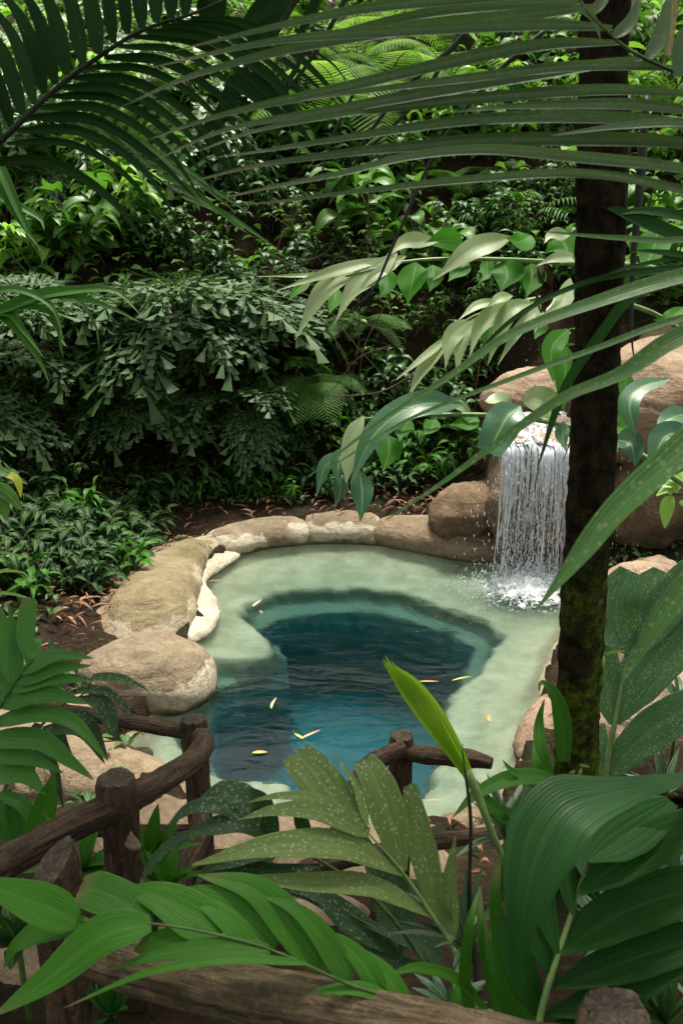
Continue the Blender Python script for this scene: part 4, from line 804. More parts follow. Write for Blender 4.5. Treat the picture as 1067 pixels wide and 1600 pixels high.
for pts in [[(-80,1000),(-10,862),(30,838)], [(-80,1000),(-20,875),(20,866),(50,874)], [(-80,1000),(-20,905),(30,893),(58,912)], [(-80,1010),(-20,935),(30,930),(62,946)], [(-80,1000),(-30,850),(15,840),(28,850)]]:
    pleaf(m, Z3(pts, 3.2), 5, 'palm', n=16, fold=.2)
m.build('blades', ML['bright'], t)

# ------------------------------------------------------------------ top right frond (its leaflets sweep across the whole top)
def wisp(pts, d0, d1): n = len(pts); return [(p[0], p[1], d0 + (d1 - d0) * k / (n - 1)) for k, p in enumerate(pts)]
L = []
for pts, w_ in [([(955,45),(830,42),(640,50),(430,66),(235,106)],11), ([(930,12),(780,32),(620,50),(450,80),(300,120),(188,168)],12), ([(965,68),(860,72),(740,92),(540,138),(350,180),(222,222)],11), ([(1000,92),(880,112),(700,142),(533,172),(360,202),(243,250)],11),
                ([(890,-12),(760,-2),(640,8),(533,22),(400,50),(270,80)],10), ([(1067,108),(900,106),(700,128),(520,150),(430,166)],9), ([(1090,150),(950,143),(760,155),(600,172),(533,180),(400,205),(300,240)],10), ([(1140,205),(950,187),(740,190),(533,218),(400,238),(338,246)],11),
                ([(1150,235),(1000,222),(760,222),(640,232),(533,242),(400,260),(292,286)],12), ([(1180,285),(1040,262),(900,248),(760,236),(640,246),(533,272),(430,292),(328,314)],10), ([(1180,335),(1040,293),(900,273),(720,283),(533,303),(430,316),(348,322)],8),
                ([(905,4),(760,12),(640,28),(500,62),(430,95)],10), ([(1110,180),(980,166),(800,168),(700,176)],10), ([(1160,215),(1067,195),(960,200),(860,212)],9)]:
    L.append((wisp(pts, 1.5 + .1 * rng.random(), 1.32 + .12 * rng.random()), w_ * .95, 'palm', .75))
for pts, w_ in [([(1010,92),(1030,60),(1048,-20)],13), ([(958,58),(984,35),(1000,-10)],11), ([(925,22),(945,-5),(950,-30)],9), ([(1060,120),(1067,60),(1100,20)],13), ([(1067,122),(1120,160),(1180,260)],12), ([(880,0),(890,-15),(905,-40)],8), ([(900,10),(925,28),(938,62)],6)]:
    L.append((wisp(pts, 1.5, 1.5), w_, 'palm', .3))
ft = frond('drooping palm frond whose long narrow leaflets sweep across the whole top', 'palm frond', None, tuple(P(1500, 400, 1.8)), [(1500,400,1.8),(1250,190,1.65),(1067,118,1.55),(985,80,1.52),(950,50,1.5),(915,15,1.5),(880,-40,1.5)], [9,7,5,4,3.2,2.6,2], L, ML['glarepalm'], M_STEM, n=34, nc=4, pleat=0., upm=.3)
L = []
for pts, w_, d0 in [([(1250,390),(1067,432),(940,470),(800,522),(700,590),(600,655),(482,745)],[8,15,14,11,8,5,3,1],1.6), ([(1250,470),(1067,497),(930,545),(800,592),(640,655),(510,735)],[5,7,6,5,4,3,1],1.9), ([(1250,470),(1067,525),(970,585),(880,622),(780,690),(690,755),(604,812)],[16,20,17,12,9,7,4,1],1.55),
                    ([(1300,560),(1120,660),(1040,725),(960,800),(900,875),(840,950)],[12,22,26,24,18,1],1.25), ([(1250,900),(1120,880),(1040,955),(975,1062)],[8,18,19,2],1.35), ([(1250,350),(1067,375),(960,372),(850,362)],[5,7,6,1],2.0)]:
    L.append((wisp(pts, d0, d0), w_, 'flat', .25))
frond('palm frond with a few long leaflets slanting down across the palm trunk', 'palm frond', None, tuple(P(1500, 500, 1.7)), [(1500,300,1.9),(1350,380,1.8),(1290,500,1.6),(1290,700,1.4),(1260,900,1.4)], [8,7,6,5,4], L, leaf_mat('slanting_leaflet', (.035, .10, .02), (.06, .15, .035), mode='palm', freq=3, rough=.42, tr=.25, spots=.25, mid=(.12, .2, .06)), M_STEM, n=34, nc=4, pleat=0.)
L = []
for pts, w_, d0 in [([(1120,430),(1000,455),(930,535),(880,612),(838,735)],[5,9,9,7,.6],2.6), ([(1150,410),(1000,425),(900,447),(800,500),(700,600)],[4,6,5,4,.6],2.6), ([(1150,400),(1067,372),(1000,345),(940,320)],[6,12,14,4],2.6), ([(1150,380),(1067,340),(1000,330),(960,336)],[5,9,9,3],2.6),
                    ([(1150,420),(1067,400),(1000,392),(985,395)],[5,8,6,1],2.6), ([(1150,420),(1067,405),(1010,412),(960,425),(895,455)],[3,4,4,3,.5],2.6), ([(915,560),(905,640),(880,720)],[3,3,.5],3.1), ([(945,540),(950,600),(938,700)],[1,2,.5],3.1)]:
    L.append((wisp(pts, d0, d0), w_, 'flat', .25))
frond('dark drooping palm leaflets beside the trunk on the right', 'palm frond', None, tuple(P(1500, 500, 2.7)), [(1500,300,2.8),(1300,380,2.7),(1150,400,2.6)], [7,6,5], L, ML['palmd'], M_STEMD, n=26, nc=4, pleat=0.)
t = thing('hanging_roots', 'two thin dark stems hanging right beside the palm trunk', 'hanging stem', tuple(P(985, 300, 3.6)))
m = MB(); ptube(m, [(982,150,3.6),(976,300,3.6),(974,400,3.6),(972,440,3.6)], [5,6,4,1]); ptube(m, [(1010,150,3.6),(998,300,3.6),(988,420,3.6),(986,520,3.6),(990,560,3.6)], [6,8,6,4,1]); m.build('stems', M_STEMD, t)

# ------------------------------------------------------------------ big fronds at top left
def bigfrond(label, rach, d, up_l, dn_l, mat, n=18, rw=(7,6,5,4,3,2), grp=None):
    L = []
    for pts, w_ in up_l + dn_l: L.append((Z3(pts, d + .05 * rng.normal(), .0), w_, 'palm', .25))
    return frond(label, 'palm frond', grp, tuple(P(rach[0][0], rach[0][1], rach[0][2])), rach, list(rw), L, mat, M_STEMD, n=22, nc=6, pleat=.05, upm=-.25)
bases = [(-30,250),(3,220),(20,200),(37,180),(55,163),(70,146),(87,132),(105,117),(130,100),(155,85),(178,68),(200,53),(222,45),(245,36),(268,30),(290,24)]
up_l = []; dn_l = []
for k, (bx_, by_) in enumerate(bases):
    f = k / 15.; L_ = 215 - 40 * f; lean = -.62 + .62 * f
    e = (bx_ + lean * L_ * .95, by_ - L_ * (.82 + .18 * f)); md = (bx_ + lean * L_ * .34, by_ - L_ * .5)
    up_l.append(([(bx_, by_), md, e], 11.5 + rng.normal()))
    e1 = [(bx_ + 8, by_ + 4), (bx_ + 110 - 10 * f, by_ + 4 + 12 * f), (bx_ + 205 - 20 * f, by_ + 62 + 10 * f), (bx_ + 265 + rng.normal() * 8, by_ + 150 + 12 * rng.normal())]
    dn_l.append((e1, 7. + rng.normal() * .8))
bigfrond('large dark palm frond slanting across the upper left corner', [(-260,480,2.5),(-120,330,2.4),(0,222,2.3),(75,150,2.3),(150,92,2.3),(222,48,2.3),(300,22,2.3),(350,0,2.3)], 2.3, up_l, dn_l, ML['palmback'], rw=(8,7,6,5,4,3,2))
up_l = [([(345,0),(330,-30),(320,-60)],20), ([(460,-30),(425,30),(385,85),(350,105)],20), ([(450,-20),(400,20),(370,60)],16), ([(310,20),(330,10),(350,-30)],24), ([(505,-30),(470,50),(430,100)],7)]
dn_l = [([(400,95),(440,140),(470,200),(500,240)],8), ([(380,110),(350,170),(310,215),(300,230)],12), ([(365,120),(345,190),(330,240)],10), ([(370,115),(420,160),(450,190)],14), ([(380,110),(430,150),(480,210)],6), ([(345,160),(400,250),(450,310)],4), ([(330,190),(380,280),(420,330)],4), ([(300,190),(360,270),(385,330)],4)]
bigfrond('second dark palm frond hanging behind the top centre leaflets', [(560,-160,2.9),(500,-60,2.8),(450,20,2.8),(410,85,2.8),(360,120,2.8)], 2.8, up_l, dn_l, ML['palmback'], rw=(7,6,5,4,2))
t = thing('bare_frond_stalks', 'long dark bare stalks slanting down behind the top leaflets', 'stalks', tuple(P(760, -60, 3.4)))
m = MB()
for pts, w_ in [([(560,-40),(500,70),(450,140),(420,160)],4), ([(480,70),(455,120),(425,160)],5), ([(800,-60),(720,60),(640,130),(590,190),(545,260)],5), ([(860,40),(760,130),(680,240),(620,370),(585,450),(555,480)],4), ([(700,90),(640,170),(560,250),(500,320)],3), ([(485,75),(520,100),(540,125)],2), ([(560,130),(520,215),(500,280)],3)]:
    ptube(m, Z3(pts, 3.4), [w_, w_, w_ * .8, w_ * .4], 24)
m.build('stalks', M_STEMD, t)
# arching leaflets on the left behind (mid distance)
L = []
for pts, w_ in [([(-60,520),(20,478),(100,462),(170,480),(222,505)],10), ([(-60,530),(40,470),(110,455),(180,455),(220,492)],12), ([(-60,535),(60,470),(120,470),(150,510),(155,545)],7), ([(-60,480),(10,500),(60,560),(78,600)],8), ([(-60,505),(10,490),(40,520),(70,560)],7), ([(-60,510),(20,482),(80,490),(100,560)],7), ([(-40,470),(20,452),(80,478),(100,530)],7),
                ([(-60,300),(0,310),(60,340),(70,360)],10), ([(-60,260),(-10,250),(30,330),(62,400)],9), ([(-60,220),(-10,270),(20,330),(68,395)],6)]:
    L.append((Z3(pts, 4.6, -.1), w_, 'palm', .3))
frond('green palm frond arching in from the left above the fishtail palms', 'palm frond', None, tuple(P(-200, 620, 4.8)), [(-260,800,5.0),(-200,620,4.8),(-120,540,4.7),(-60,515,4.6)], [9,8,6,5], L, ML['palm'], M_STEM, n=20, nc=6, pleat=.03)
L = []
for k in range(16):
    f = k / 15.; b = (20 + 260 * f, 175 + 130 * f * f); q1 = 90 + 50 * rng.random(); L.append((Z3([b, (b[0] + q1 * .6, b[1] + 4 + 26 * f), (b[0] + q1 * 1.3, b[1] + 70 + 20 * rng.random())], 3.6, -.1), 5.5, 'palm', .3)); L.append((Z3([b, (b[0] + 22, b[1] - 40), (b[0] + 60 + 20 * rng.random(), b[1] - 75)], 3.6, .15), 4.5, 'palm', .3))
frond('lighter thin palm frond behind the large upper left one', 'palm frond', None, tuple(P(-260, 300, 3.8)), [(-260,330,3.8),(-100,190,3.7),(20,170,3.6),(150,215,3.6),(290,310,3.6)], [6,5,4,3,1.5], L, ML['palm'], M_STEM, n=16, nc=2, pleat=0.)

# ------------------------------------------------------------------ ginger canes
def cane(label, path, rw, groups, root):
    t = thing('ginger_plant', label, 'ginger plant', tuple(root), 'leafy ginger canes arching before the waterfall')
    m = MB(); ptube(m, path, rw, 40, 8); m.build('stem', M_STEMP, t)
    for mat, leaves in groups:
        m = MB()
        for pts, w_, d in leaves:
            k = [1.2, w_ * .8, w_ * 1.15, w_ * 1.08, w_ * .74, w_ * .3, .4] if np.ndim(w_) == 0 else w_
            pts = [(p[0], p[1], d + (.0 if i == 0 else -.05 * i)) for i, p in enumerate(pts)]
            c = catmull(pts, 18); W = np.array([P(*q) for q in c]); hw = np.interp(np.linspace(0, 1, 18), np.linspace(0, 1, len(k)), k) * c[:, 2] / F
            strip(m, W, hw, nz(TOCAM(W[9]) + np.array([0, 0, .55])), .22, 6, wav=.10, curl=0.03, twist=rng.normal() * .25)
        m.build('leaves', ML[mat], t)
    return t
G1p = [([(606,403),(522,424),(433,454)],9), ([(573,414),(508,452),(461,531)],15), ([(634,400),(564,438),(524,503)],17), ([(685,377),(634,378),(600,404)],12), ([(800,370),(737,391),(676,438)],17), ([(545,428),(500,430),(400,432)],4), ([(905,402),(870,403),(838,415)],9), ([(890,366),(860,368),(850,380)],10), ([(620,395),(590,430),(545,470)],10)]
G1g = [([(601,419),(604,445),(592,468)],14), ([(650,410),(644,440),(637,476)],22), ([(676,414),(677,435),(671,456)],15), ([(785,408),(792,430),(782,456)],24), ([(830,412),(830,438),(822,463)],20), ([(873,368),(885,392),(876,414)],28), ([(725,385),(700,375),(660,382)],17), ([(830,368),(812,378),(790,372)],18), ([(527,450),(522,470),(514,492)],10), ([(484,438),(470,448),(451,470)],9), ([(730,408),(715,425),(700,440)],14)]
cane('ginger cane with pale glaucous glare-whitened leaves, uppermost of the arching canes', [(1300,760,4.9),(1180,560,4.9),(1050,430,4.8),(905,413,4.7),(760,405,4.6),(640,408,4.55),(540,432,4.5)], [7,6,5,4.5,4,3,1.5], [('gpale', [(p, w_, 4.55) for p, w_ in G1p]), ('ggreen', [(p, w_, 4.62) for p, w_ in G1g])], groot(1300,4.9,1000))
G2p = [([(835,472),(794,489),(761,571)],13), ([(855,472),(812,513),(777,571)],9), ([(826,468),(756,503),(733,557)],15), ([(760,490),(723,530),(712,594)],10), ([(740,498),(705,528),(695,576)],13), ([(705,525),(662,575),(634,629)],10), ([(705,522),(662,558),(618,594)],6), ([(780,470),(745,478),(716,500)],8), ([(800,462),(780,466),(760,480)],8), ([(880,455),(850,480),(835,520)],10), ([(890,435),(880,470),(850,490)],12)]
cane('ginger cane with a comb of pale drooping leaves, middle of the arching canes', [(1320,820,5.1),(1180,640,5.1),(1040,500,5.0),(900,462,4.9),(830,468,4.85),(745,492,4.8),(690,528,4.8)], [7,6,5,4,3.5,3,1.5], [('gpale', [(p, w_, 4.8) for p, w_ in G2p]), ('ggreen', [([(770,490),(765,520),(757,560)],13,4.9), ([(760,400),(760,430),(750,440)],10,4.9), ([(850,500),(840,520),(835,530)],10,4.9)])], groot(1320,5.1,1000))
G3d = [([(722,632),(650,634),(587,677),(547,756)],[2,22,25,25,19,10,.5],4.3), ([(562,735),(566,775),(563,816)],16,4.35), ([(530,738),(532,765),(523,793)],11,4.35), ([(812,634),(790,655),(762,708)],[2,26,30,28,24,20],4.25), ([(534,705),(508,728),(494,777)],10,4.35), ([(880,658),(878,680),(884,706)],10,4.3), ([(548,700),(530,720),(528,760)],12,4.35),
       ([(1045,592),(1000,606),(983,632),(992,678)],[2,12,15,17,14,1],4.2), ([(963,688),(985,695),(992,727)],[16,24,20,12,1],4.2), ([(1080,645),(1045,655),(1022,680)],16,4.2), ([(1085,680),(1040,682),(1012,738)],[4,18,24,20,10,1],4.1), ([(1060,700),(1080,720),(1090,770)],14,4.1)]
G3p = [([(568,650),(548,690),(541,754)],[2,12,14,13,9,1],4.32), ([(800,640),(785,628),(762,630)],[2,16,18,16,8],4.4), ([(862,655),(850,630),(818,622)],[2,20,26,22,10],4.4), ([(735,645),(715,633),(690,628)],[2,10,12,8,1],4.4)]
G3g = [([(606,680),(608,705),(598,737)],19,4.4), ([(887,515),(862,545),(864,598)],[3,16,17,13,7,.5],4.3), ([(884,542),(882,590),(879,642)],[3,15,17,14,8,.5],4.35), ([(978,575),(976,620),(970,666)],[3,12,13,10,.5],4.3), ([(640,655),(628,675),(624,690)],14,4.4), ([(745,650),(730,662),(700,664)],14,4.4), ([(680,655),(672,672),(660,680)],12,4.4), ([(950,664),(975,672),(1000,685)],11,4.4), ([(1030,350),(1020,390),(1000,430)],22,4.9), ([(1067,480),(1045,500),(1020,500)],14,4.9)]
cane('ginger cane with broad dark bluish leaves hanging before the waterfall', [(1330,1000,4.6),(1180,830,4.4),(1067,757,4.3),(1000,710,4.3),(940,682,4.32),(880,664,4.35),(790,650,4.35),(690,648,4.35),(600,652,4.35),(560,655,4.35)], [8,7,6,5,5,4.5,4,3.5,3,1.5], [('gdark', G3d), ('gpale', G3p), ('ggreen', G3g)], groot(1330,4.6,1100))
t = thing('withered_leaf', 'crumpled dry brown leaf dangling from the uppermost ginger cane', 'dead leaf', tuple(P(847, 410, 4.6)))
m = MB()
for k in range(5):
    pts = [(848 + rng.normal() * 4, 410, 4.6), (850 + rng.normal() * 10, 435, 4.58), (846 + rng.normal() * 10, 460, 4.6), (843 + rng.normal() * 5, 490, 4.6)]
    pleaf(m, pts, 9, 'lance', n=16, nc=4, fold=.5, wav=.5, twist=rng.normal() * 3)
m.build('blade', M_TWIG, t)
for lab, pts, w_ in [('yellow edged leaf hanging at the far left edge', [(-10,735),(20,745),(36,780)], 9), ]:
    t = thing('leafy_twig', 'twig with one yellow leaf and ribbed green leaves at the left edge', 'twig', tuple(P(-30, 740, 4.)))
    m = MB(); pleaf(m, Z3([(2,740),(26,748),(34,778)], 4.), 7, 'ovate', nc=4); m.build('yellow_leaf', ML['yellow'], t)
    m = MB(); pleaf(m, Z3([(-20,755),(10,770),(36,798)], 4.), 13, 'ovate', nc=4); pleaf(m, Z3([(-20,735),(5,738),(25,750)], 4.), 10, 'ovate', nc=4); pleaf(m, Z3([(-20,765),(5,790),(10,815)], 4.), 12, 'ovate', nc=4); m.build('leaves', ML['broad'], t)
    m = MB(); ptube(m, Z3([(-160,800),(-60,760),(-10,745),(5,742)], 4.), [4,3,2,1]); m.build('stem', M_TWIG, t)
t = thing('leafy_twig', 'bright lime leaves at the right edge beneath the overhanging rock', 'twig', tuple(P(1100, 760, 6.)))
m = MB()
for pts, w_ in [([(1050,775),(1042,790),(1038,826)],11), ([(1050,772),(1040,765),(1024,775)],7), ([(1058,770),(1050,758),(1032,760)],8), ([(1060,785),(1075,790),(1090,800)],8), ([(1055,765),(1065,745),(1080,735)],9), ([(1062,755),(1050,748),(1040,752)],6)]: pleaf(m, Z3(pts, 6.), w_, 'ovate', nc=4)
m.build('leaves', ML['bright'], t); m = MB(); ptube(m, Z3([(1150,790),(1090,775),(1050,772)], 6.), [3,2,1]); m.build('stem', M_STEMD, t)
# ------------------------------------------------------------------ background plants: prototypes in local space
def rotz(a): c, s = math.cos(a), math.sin(a); return np.array([[c, -s, 0], [s, c, 0], [0, 0, 1.]])
def arc(b, az, el, L, droop, n=14, wob=.0):
    """curve starting at b in direction (az,el) and bending down"""
    p = [np.array(b, float)]; e = el
    for k in range(n - 1):
        dr = np.array([math.cos(az) * math.cos(e), math.sin(az) * math.cos(e), math.sin(e)]); p.append(p[-1] + dr * L / (n - 1)); e -= droop / (n - 1); az += wob * rng.normal()
    return np.array(p)
def fishfrond(L, seed):
    rs = np.random.default_rng(seed); m = MB(); ms = MB(); r = arc((0, 0, 0), 0, .9, L, 1.5 + .3 * rs.random(), 20); tube(ms, r, np.linspace(.011, .004, 20), 6)
    for k in range(9):
        u = .26 + .72 * k / 8; i = int(u * 19); b = r[i]; t = nz(r[min(i + 1, 19)] - r[i - 1])
        for sd_ in (-1, 1):
            az = math.atan2(t[1], t[0]) + sd_ * (1.15 - .45 * u) + rs.normal() * .08; Ls = L * .36 * (1 - .55 * abs(u - .45)) * (.85 + .3 * rs.random())
            s = arc(b, az, math.asin(np.clip(t[2], -1, 1)) * .6 + .2, Ls, .75, 12); tube(ms, s, np.linspace(.004, .0015, 12), 4)
            for q in range(8):
                uu = .12 + .86 * q / 7; j = int(uu * 11); tb = nz(s[min(j + 1, 11)] - s[max(j - 1, 0)])
                for s2 in ((-1, 1) if q < 7 else (0,)):
                    a2 = math.atan2(tb[1], tb[0]) + s2 * (.75 + .15 * rs.normal()); ln = (.10 + .055 * rs.random()) * (1.5 if q == 7 else 1.) ; e = math.asin(np.clip(tb[2], -1, 1)) * .7 - .02 + .28 * rs.normal()
                    dr = np.array([math.cos(a2) * math.cos(e), math.sin(a2) * math.cos(e), math.sin(e)])
                    p = np.array([s[j], s[j] + dr * ln * .4, s[j] + dr * ln * .75 + (0, 0, -.003), s[j] + dr * ln + (0, 0, -.010)])
                    strip(m, p, np.array([.003, .012, .022, .034]) * (.75 + .5 * rs.random()) * (1.6 if q == 7 else 1), (rs.normal() * .25, rs.normal() * .25, 1), .12, 4, jag=.035, r=rs.random())
    return m, ms
def fernfrond(L, seed, lit=False):
    rs = np.random.default_rng(seed); m = MB(); r = arc((0, 0, 0), 0, 1.0, L, 1.7 + .4 * rs.random(), 30); 
    for k in range(2, 30):
        u = k / 30; b = r[k]; t = nz(r[min(k + 1, 29)] - r[k - 1]); side = nz(np.cross(t, (0, 0, 1))); Lp = L * .26 * math.sin(math.pi * min(1, u * .8 + .14)) ** .8 * (1 if u < .85 else (1.04 - u) / .19)
        for sd_ in (-1, 1):
            dr = nz(side * sd_ + t * .45 + np.array([0, 0, -.15])); e = b + dr * Lp; nn_ = max(4, int(Lp / .014)); s2 = nz(np.cross(dr, (0, 0, 1)))
            # pinna as a comb of narrow lobes
            for q in range(nn_):
                f = q / nn_; c = b + dr * Lp * f - np.array([0, 0, .1 * Lp * f * f]); w_ = .013 * (1 - f) ** .6 + .002; h = Lp / nn_ * .33; tt = dr * h
                V = np.array([c - tt, c + tt, c + tt * 1.2 + s2 * w_ + dr * .004, c - tt * .3 + s2 * w_ + dr * .004, c + tt * 1.2 - s2 * w_ + dr * .004, c - tt * .3 - s2 * w_ + dr * .004])
                m.add(V, [(0, 1, 2, 3), (1, 0, 5, 4)], UV=np.array([[f, .5], [f, .5], [f, 1], [f, 1], [f, 0], [f, 0]]), r=rs.random())
    ms = MB(); tube(ms, r, np.linspace(.006, .0015, 30), 5); return m, ms
def shrub(seed, h, nst, nlf, ll, lw, spread=.6, el=(.2, .9), kind='ovate', droop=.5):
    rs = np.random.default_rng(seed); m = MB(); ms = MB()
    for k in range(nst):
        az = rs.random() * 6.283; s = arc((rs.normal() * .04, rs.normal() * .04, 0), az, 1.45 - spread * rs.random(), h * (.6 + .5 * rs.random()), .55 * rs.random() + .2, 10, .12); tube(ms, s, np.linspace(.010, .003, 10) * (.5 + h), 5)
        for q in range(nlf):
            j = min(9, int(10 * (.25 + .75 * rs.random()))); b = s[j]; a = rs.random() * 6.283; e = el[0] + rs.random() * (el[1] - el[0]); L_ = ll * (.6 + .6 * rs.random())
            p = arc(b, a, e, L_ * 1.25, droop + 1.0 + rs.random() * .6, 8); w_ = prof(kind, 8) * lw * (.7 + .5 * rs.random()); w_[0] = .0015; w_[1] *= .35
            strip(m, p, w_, (rs.normal() * .3, rs.normal() * .3, 1), .22, 4, wav=.08, twist=rs.normal() * .4, r=rs.random())
    return m, ms
def smallpalm(seed, L, nfr):
    rs = np.random.default_rng(seed); m = MB(); ms = MB()
    for k in range(nfr):
        r = arc((0, 0, 0), k * 2.4 + rs.normal() * .2, 1.15 - .5 * rs.random(), L * (.8 + .4 * rs.random()), 1.3, 16); tube(ms, r, np.linspace(.008, .002, 16), 5)
        for q in range(4, 16):
            t = nz(r[min(q + 1, 15)] - r[q - 1]); side = nz(np.cross(t, (0, 0, 1)))
            for sd_ in (-1, 1):
                dr = nz(side * sd_ + t * .8); l_ = L * .36 * math.sin(math.pi * (q - 2) / 15.5) + .03
                p = np.array([r[q], r[q] + dr * l_ * .5 + (0, 0, .01), r[q] + dr * l_ * .8 - (0, 0, .1 * l_), r[q] + dr * l_ - (0, 0, .3 * l_)]); strip(m, catmull(p, 8), prof('palm', 8) * .013 * (L / .8), (0, 0, 1), .25, 2, r=rs.random())
    return m, ms
PROTO = {}
def make_parts(key, items):
    """mesh datablocks of one kind of plant; made once, shared by every copy"""
    PROTO[key] = items
def data_of(mb, name, mat):
    o = mb.build(name, mat); me = o.data; bpy.data.objects.remove(o); return me
ff = [fishfrond(1.25, 100 + k) for k in range(3)]
FD = [(data_of(a, 'frond', ML['fish']), data_of(b, 'frond_stalk', M_STEM)) for a, b in ff]
fe = [fernfrond(.85, 200 + k) for k in range(2)]
ED = [(data_of(a, 'frond', ML['fern']), data_of(b, 'frond_stalk', M_STEM)) for a, b in fe]
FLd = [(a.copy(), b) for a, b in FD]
for a, b in FLd: a.materials[0] = ML['fishglare']
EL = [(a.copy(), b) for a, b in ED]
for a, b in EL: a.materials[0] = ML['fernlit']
SH = {}
for key, args, mat, smat in [('broad', dict(h=1.0, nst=7, nlf=16, ll=.26, lw=.060), 'broad', M_TWIG), ('bright', dict(h=.9, nst=7, nlf=16, ll=.25, lw=.058), 'bright', M_STEM), ('dark', dict(h=.8, nst=9, nlf=22, ll=.15, lw=.026, kind='lance'), 'dark', M_STEMD),
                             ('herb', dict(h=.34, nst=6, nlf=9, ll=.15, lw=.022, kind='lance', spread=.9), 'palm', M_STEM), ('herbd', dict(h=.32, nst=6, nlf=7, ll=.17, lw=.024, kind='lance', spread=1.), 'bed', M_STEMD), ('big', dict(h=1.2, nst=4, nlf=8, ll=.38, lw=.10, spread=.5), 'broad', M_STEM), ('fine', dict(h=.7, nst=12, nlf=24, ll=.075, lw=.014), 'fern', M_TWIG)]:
    SH[key] = []
    for v in range(2):
        a, b = shrub(300 + len(SH) * 7 + v, **args); SH[key].append((data_of(a, 'leaves', ML[mat]), data_of(b, 'stems', smat)))
PD = [tuple(data_of(x, nm, mt) for x, nm, mt in zip(smallpalm(400 + v, .9, 8), ('leaflets', 'frond_stalks'), (ML['palm'], M_STEM))) for v in range(2)]
def child(me, parent, nm, rot=None, sc=1., loc=None):
    o = bpy.data.objects.new(nm, me); COL.objects.link(o); o.parent = parent
    if rot is not None: o.rotation_euler = rot
    o.scale = (sc, sc, sc)
    if loc is not None: o.location = loc
    return o
NAMES = dict(broad=('leafy_shrub', 'shrub'), bright=('leafy_shrub', 'shrub'), dark=('leafy_shrub', 'shrub'), herb=('herb_plant', 'herb'), herbd=('herb_plant', 'herb'), big=('broadleaf_plant', 'broadleaf plant'), fine=('fine_leaved_shrub', 'shrub'))
def place(kind, px, Y, sc, label, group=None, dz=0., az=None, nf=None, face=None, hr=(.12, 1.17)):
    c = gp(px, Y, dz); rr_ = random.random() * 6.28 if az is None else az
    fp = kind == 'fishglare'; kind = 'fish' if fp else kind
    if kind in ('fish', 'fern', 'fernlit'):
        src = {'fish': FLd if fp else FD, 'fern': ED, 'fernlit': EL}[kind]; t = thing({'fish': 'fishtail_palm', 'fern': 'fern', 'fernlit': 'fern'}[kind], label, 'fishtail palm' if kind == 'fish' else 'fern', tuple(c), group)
        n = nf or (14 if kind == 'fish' else 10)
        for k in range(n):
            a, b = src[k % len(src)]; hgt = 0
            if kind == 'fish': hgt = hr[0] + (hr[1] - hr[0]) * (k / n)
            rt = (rng.normal() * .12, rng.normal() * .18 - (.2 if kind == 'fish' and k < n * .6 else 0) * -1, rr_ + k * 2.4 + rng.normal() * .25)
            if face is not None: rt = (rt[0], rt[1], face + rng.normal() * .75)
            s = sc * (.8 + .35 * rng.random()); f = child(a, t, 'frond', rt, s, (0, 0, hgt * sc)); child(b, f, 'stalk')
        if kind == 'fish':
            for k in range(3):
                m = MB(); x = .05 * math.cos(k * 2.1); y = .05 * math.sin(k * 2.1); tube(m, catmull([c + (x, y, -.1), c + (x * 1.6, y * 1.5, .5 * hr[1] * sc), c + (x * 2, y * 2, (hr[1] + .03) * sc)], 12), .02 * sc, 8); m.build('trunk', M_TWIG, t)
        return t
    src = PD if kind == 'palm' else SH[kind]; a, b = src[random.randrange(len(src))]; nm, ct = NAMES.get(kind, ('small_palm', 'small palm'))
    t = thing(nm, label, ct, tuple(c), group); t.rotation_euler = (0, 0, rr_); t.scale = (sc,) * 3
    child(a, t, 'leaflets' if kind == 'palm' else 'leaves'); child(b, t, 'stalks' if kind == 'palm' else 'stems'); return t
FP = 'fishtail palms in the shade behind the pool'
place('fish', 285, 10.0, 1.2, 'greyish fishtail palm with a broad flat crown at centre left', FP, nf=13, hr=(.28, .55))
place('fish', 385, 10.0, .8, 'fishtail palm to the right of the broad greyish one', FP, nf=9, hr=(.4, .75))
place('fish', 235, 9.4, .75, 'low fishtail palm drooping its leaves over the dark hollow', FP, nf=6, face=-1.5, hr=(.25, .5))
place('fish', 375, 9.4, .7, 'dark glossy fishtail palm at the lower right of the group', FP, nf=7, face=-1.5, hr=(.2, .6))
place('fish', 50, 9.4, .9, 'fishtail palm near the left edge at mid height', FP, nf=10, hr=(.7, 1.2))
place('fish', -50, 8.6, .85, 'fishtail palm cut by the left edge', FP, nf=9, hr=(.4, 1.1))
place('fishglare', 310, 12.6, .9, 'pale lit fishtail palm above the dark hollow at upper left', FP, nf=16)
place('fishglare', 90, 12.2, .9, 'pale lit fishtail palm at far left behind the thin frond', FP, nf=16)
place('fishglare', 20, 13.5, 1., 'high fishtail palm at the top left behind the large frond', FP, nf=14)
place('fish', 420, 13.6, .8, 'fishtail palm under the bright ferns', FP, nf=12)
place('fishglare', 190, 14.2, 1., 'fishtail palm high on the slope at upper left', FP, nf=12)
FE = 'pale sunlit ferns at the top of the slope'
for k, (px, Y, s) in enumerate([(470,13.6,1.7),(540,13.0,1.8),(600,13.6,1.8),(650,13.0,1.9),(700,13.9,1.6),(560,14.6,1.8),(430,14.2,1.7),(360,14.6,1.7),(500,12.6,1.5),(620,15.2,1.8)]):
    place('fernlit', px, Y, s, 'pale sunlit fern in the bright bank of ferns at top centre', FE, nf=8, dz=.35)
place('fern', 500, 9.75, 1.1, 'dark green fern hanging over the shaded bank at centre', dz=.15, face=-1.6, nf=8)
place('fern', 560, 10.2, .9, 'smaller fern right of the large hanging one', dz=.1, face=-1.6, nf=7)
place('fern', 665, 11.4, .8, 'fern above the uppermost ginger cane', nf=10)
place('fern', 720, 11.9, .9, 'fern under the lowest sweeping leaflet', nf=10)
place('fern', 770, 12.2, .8, 'fern left of the trunk below the sweeping leaflets', nf=10)
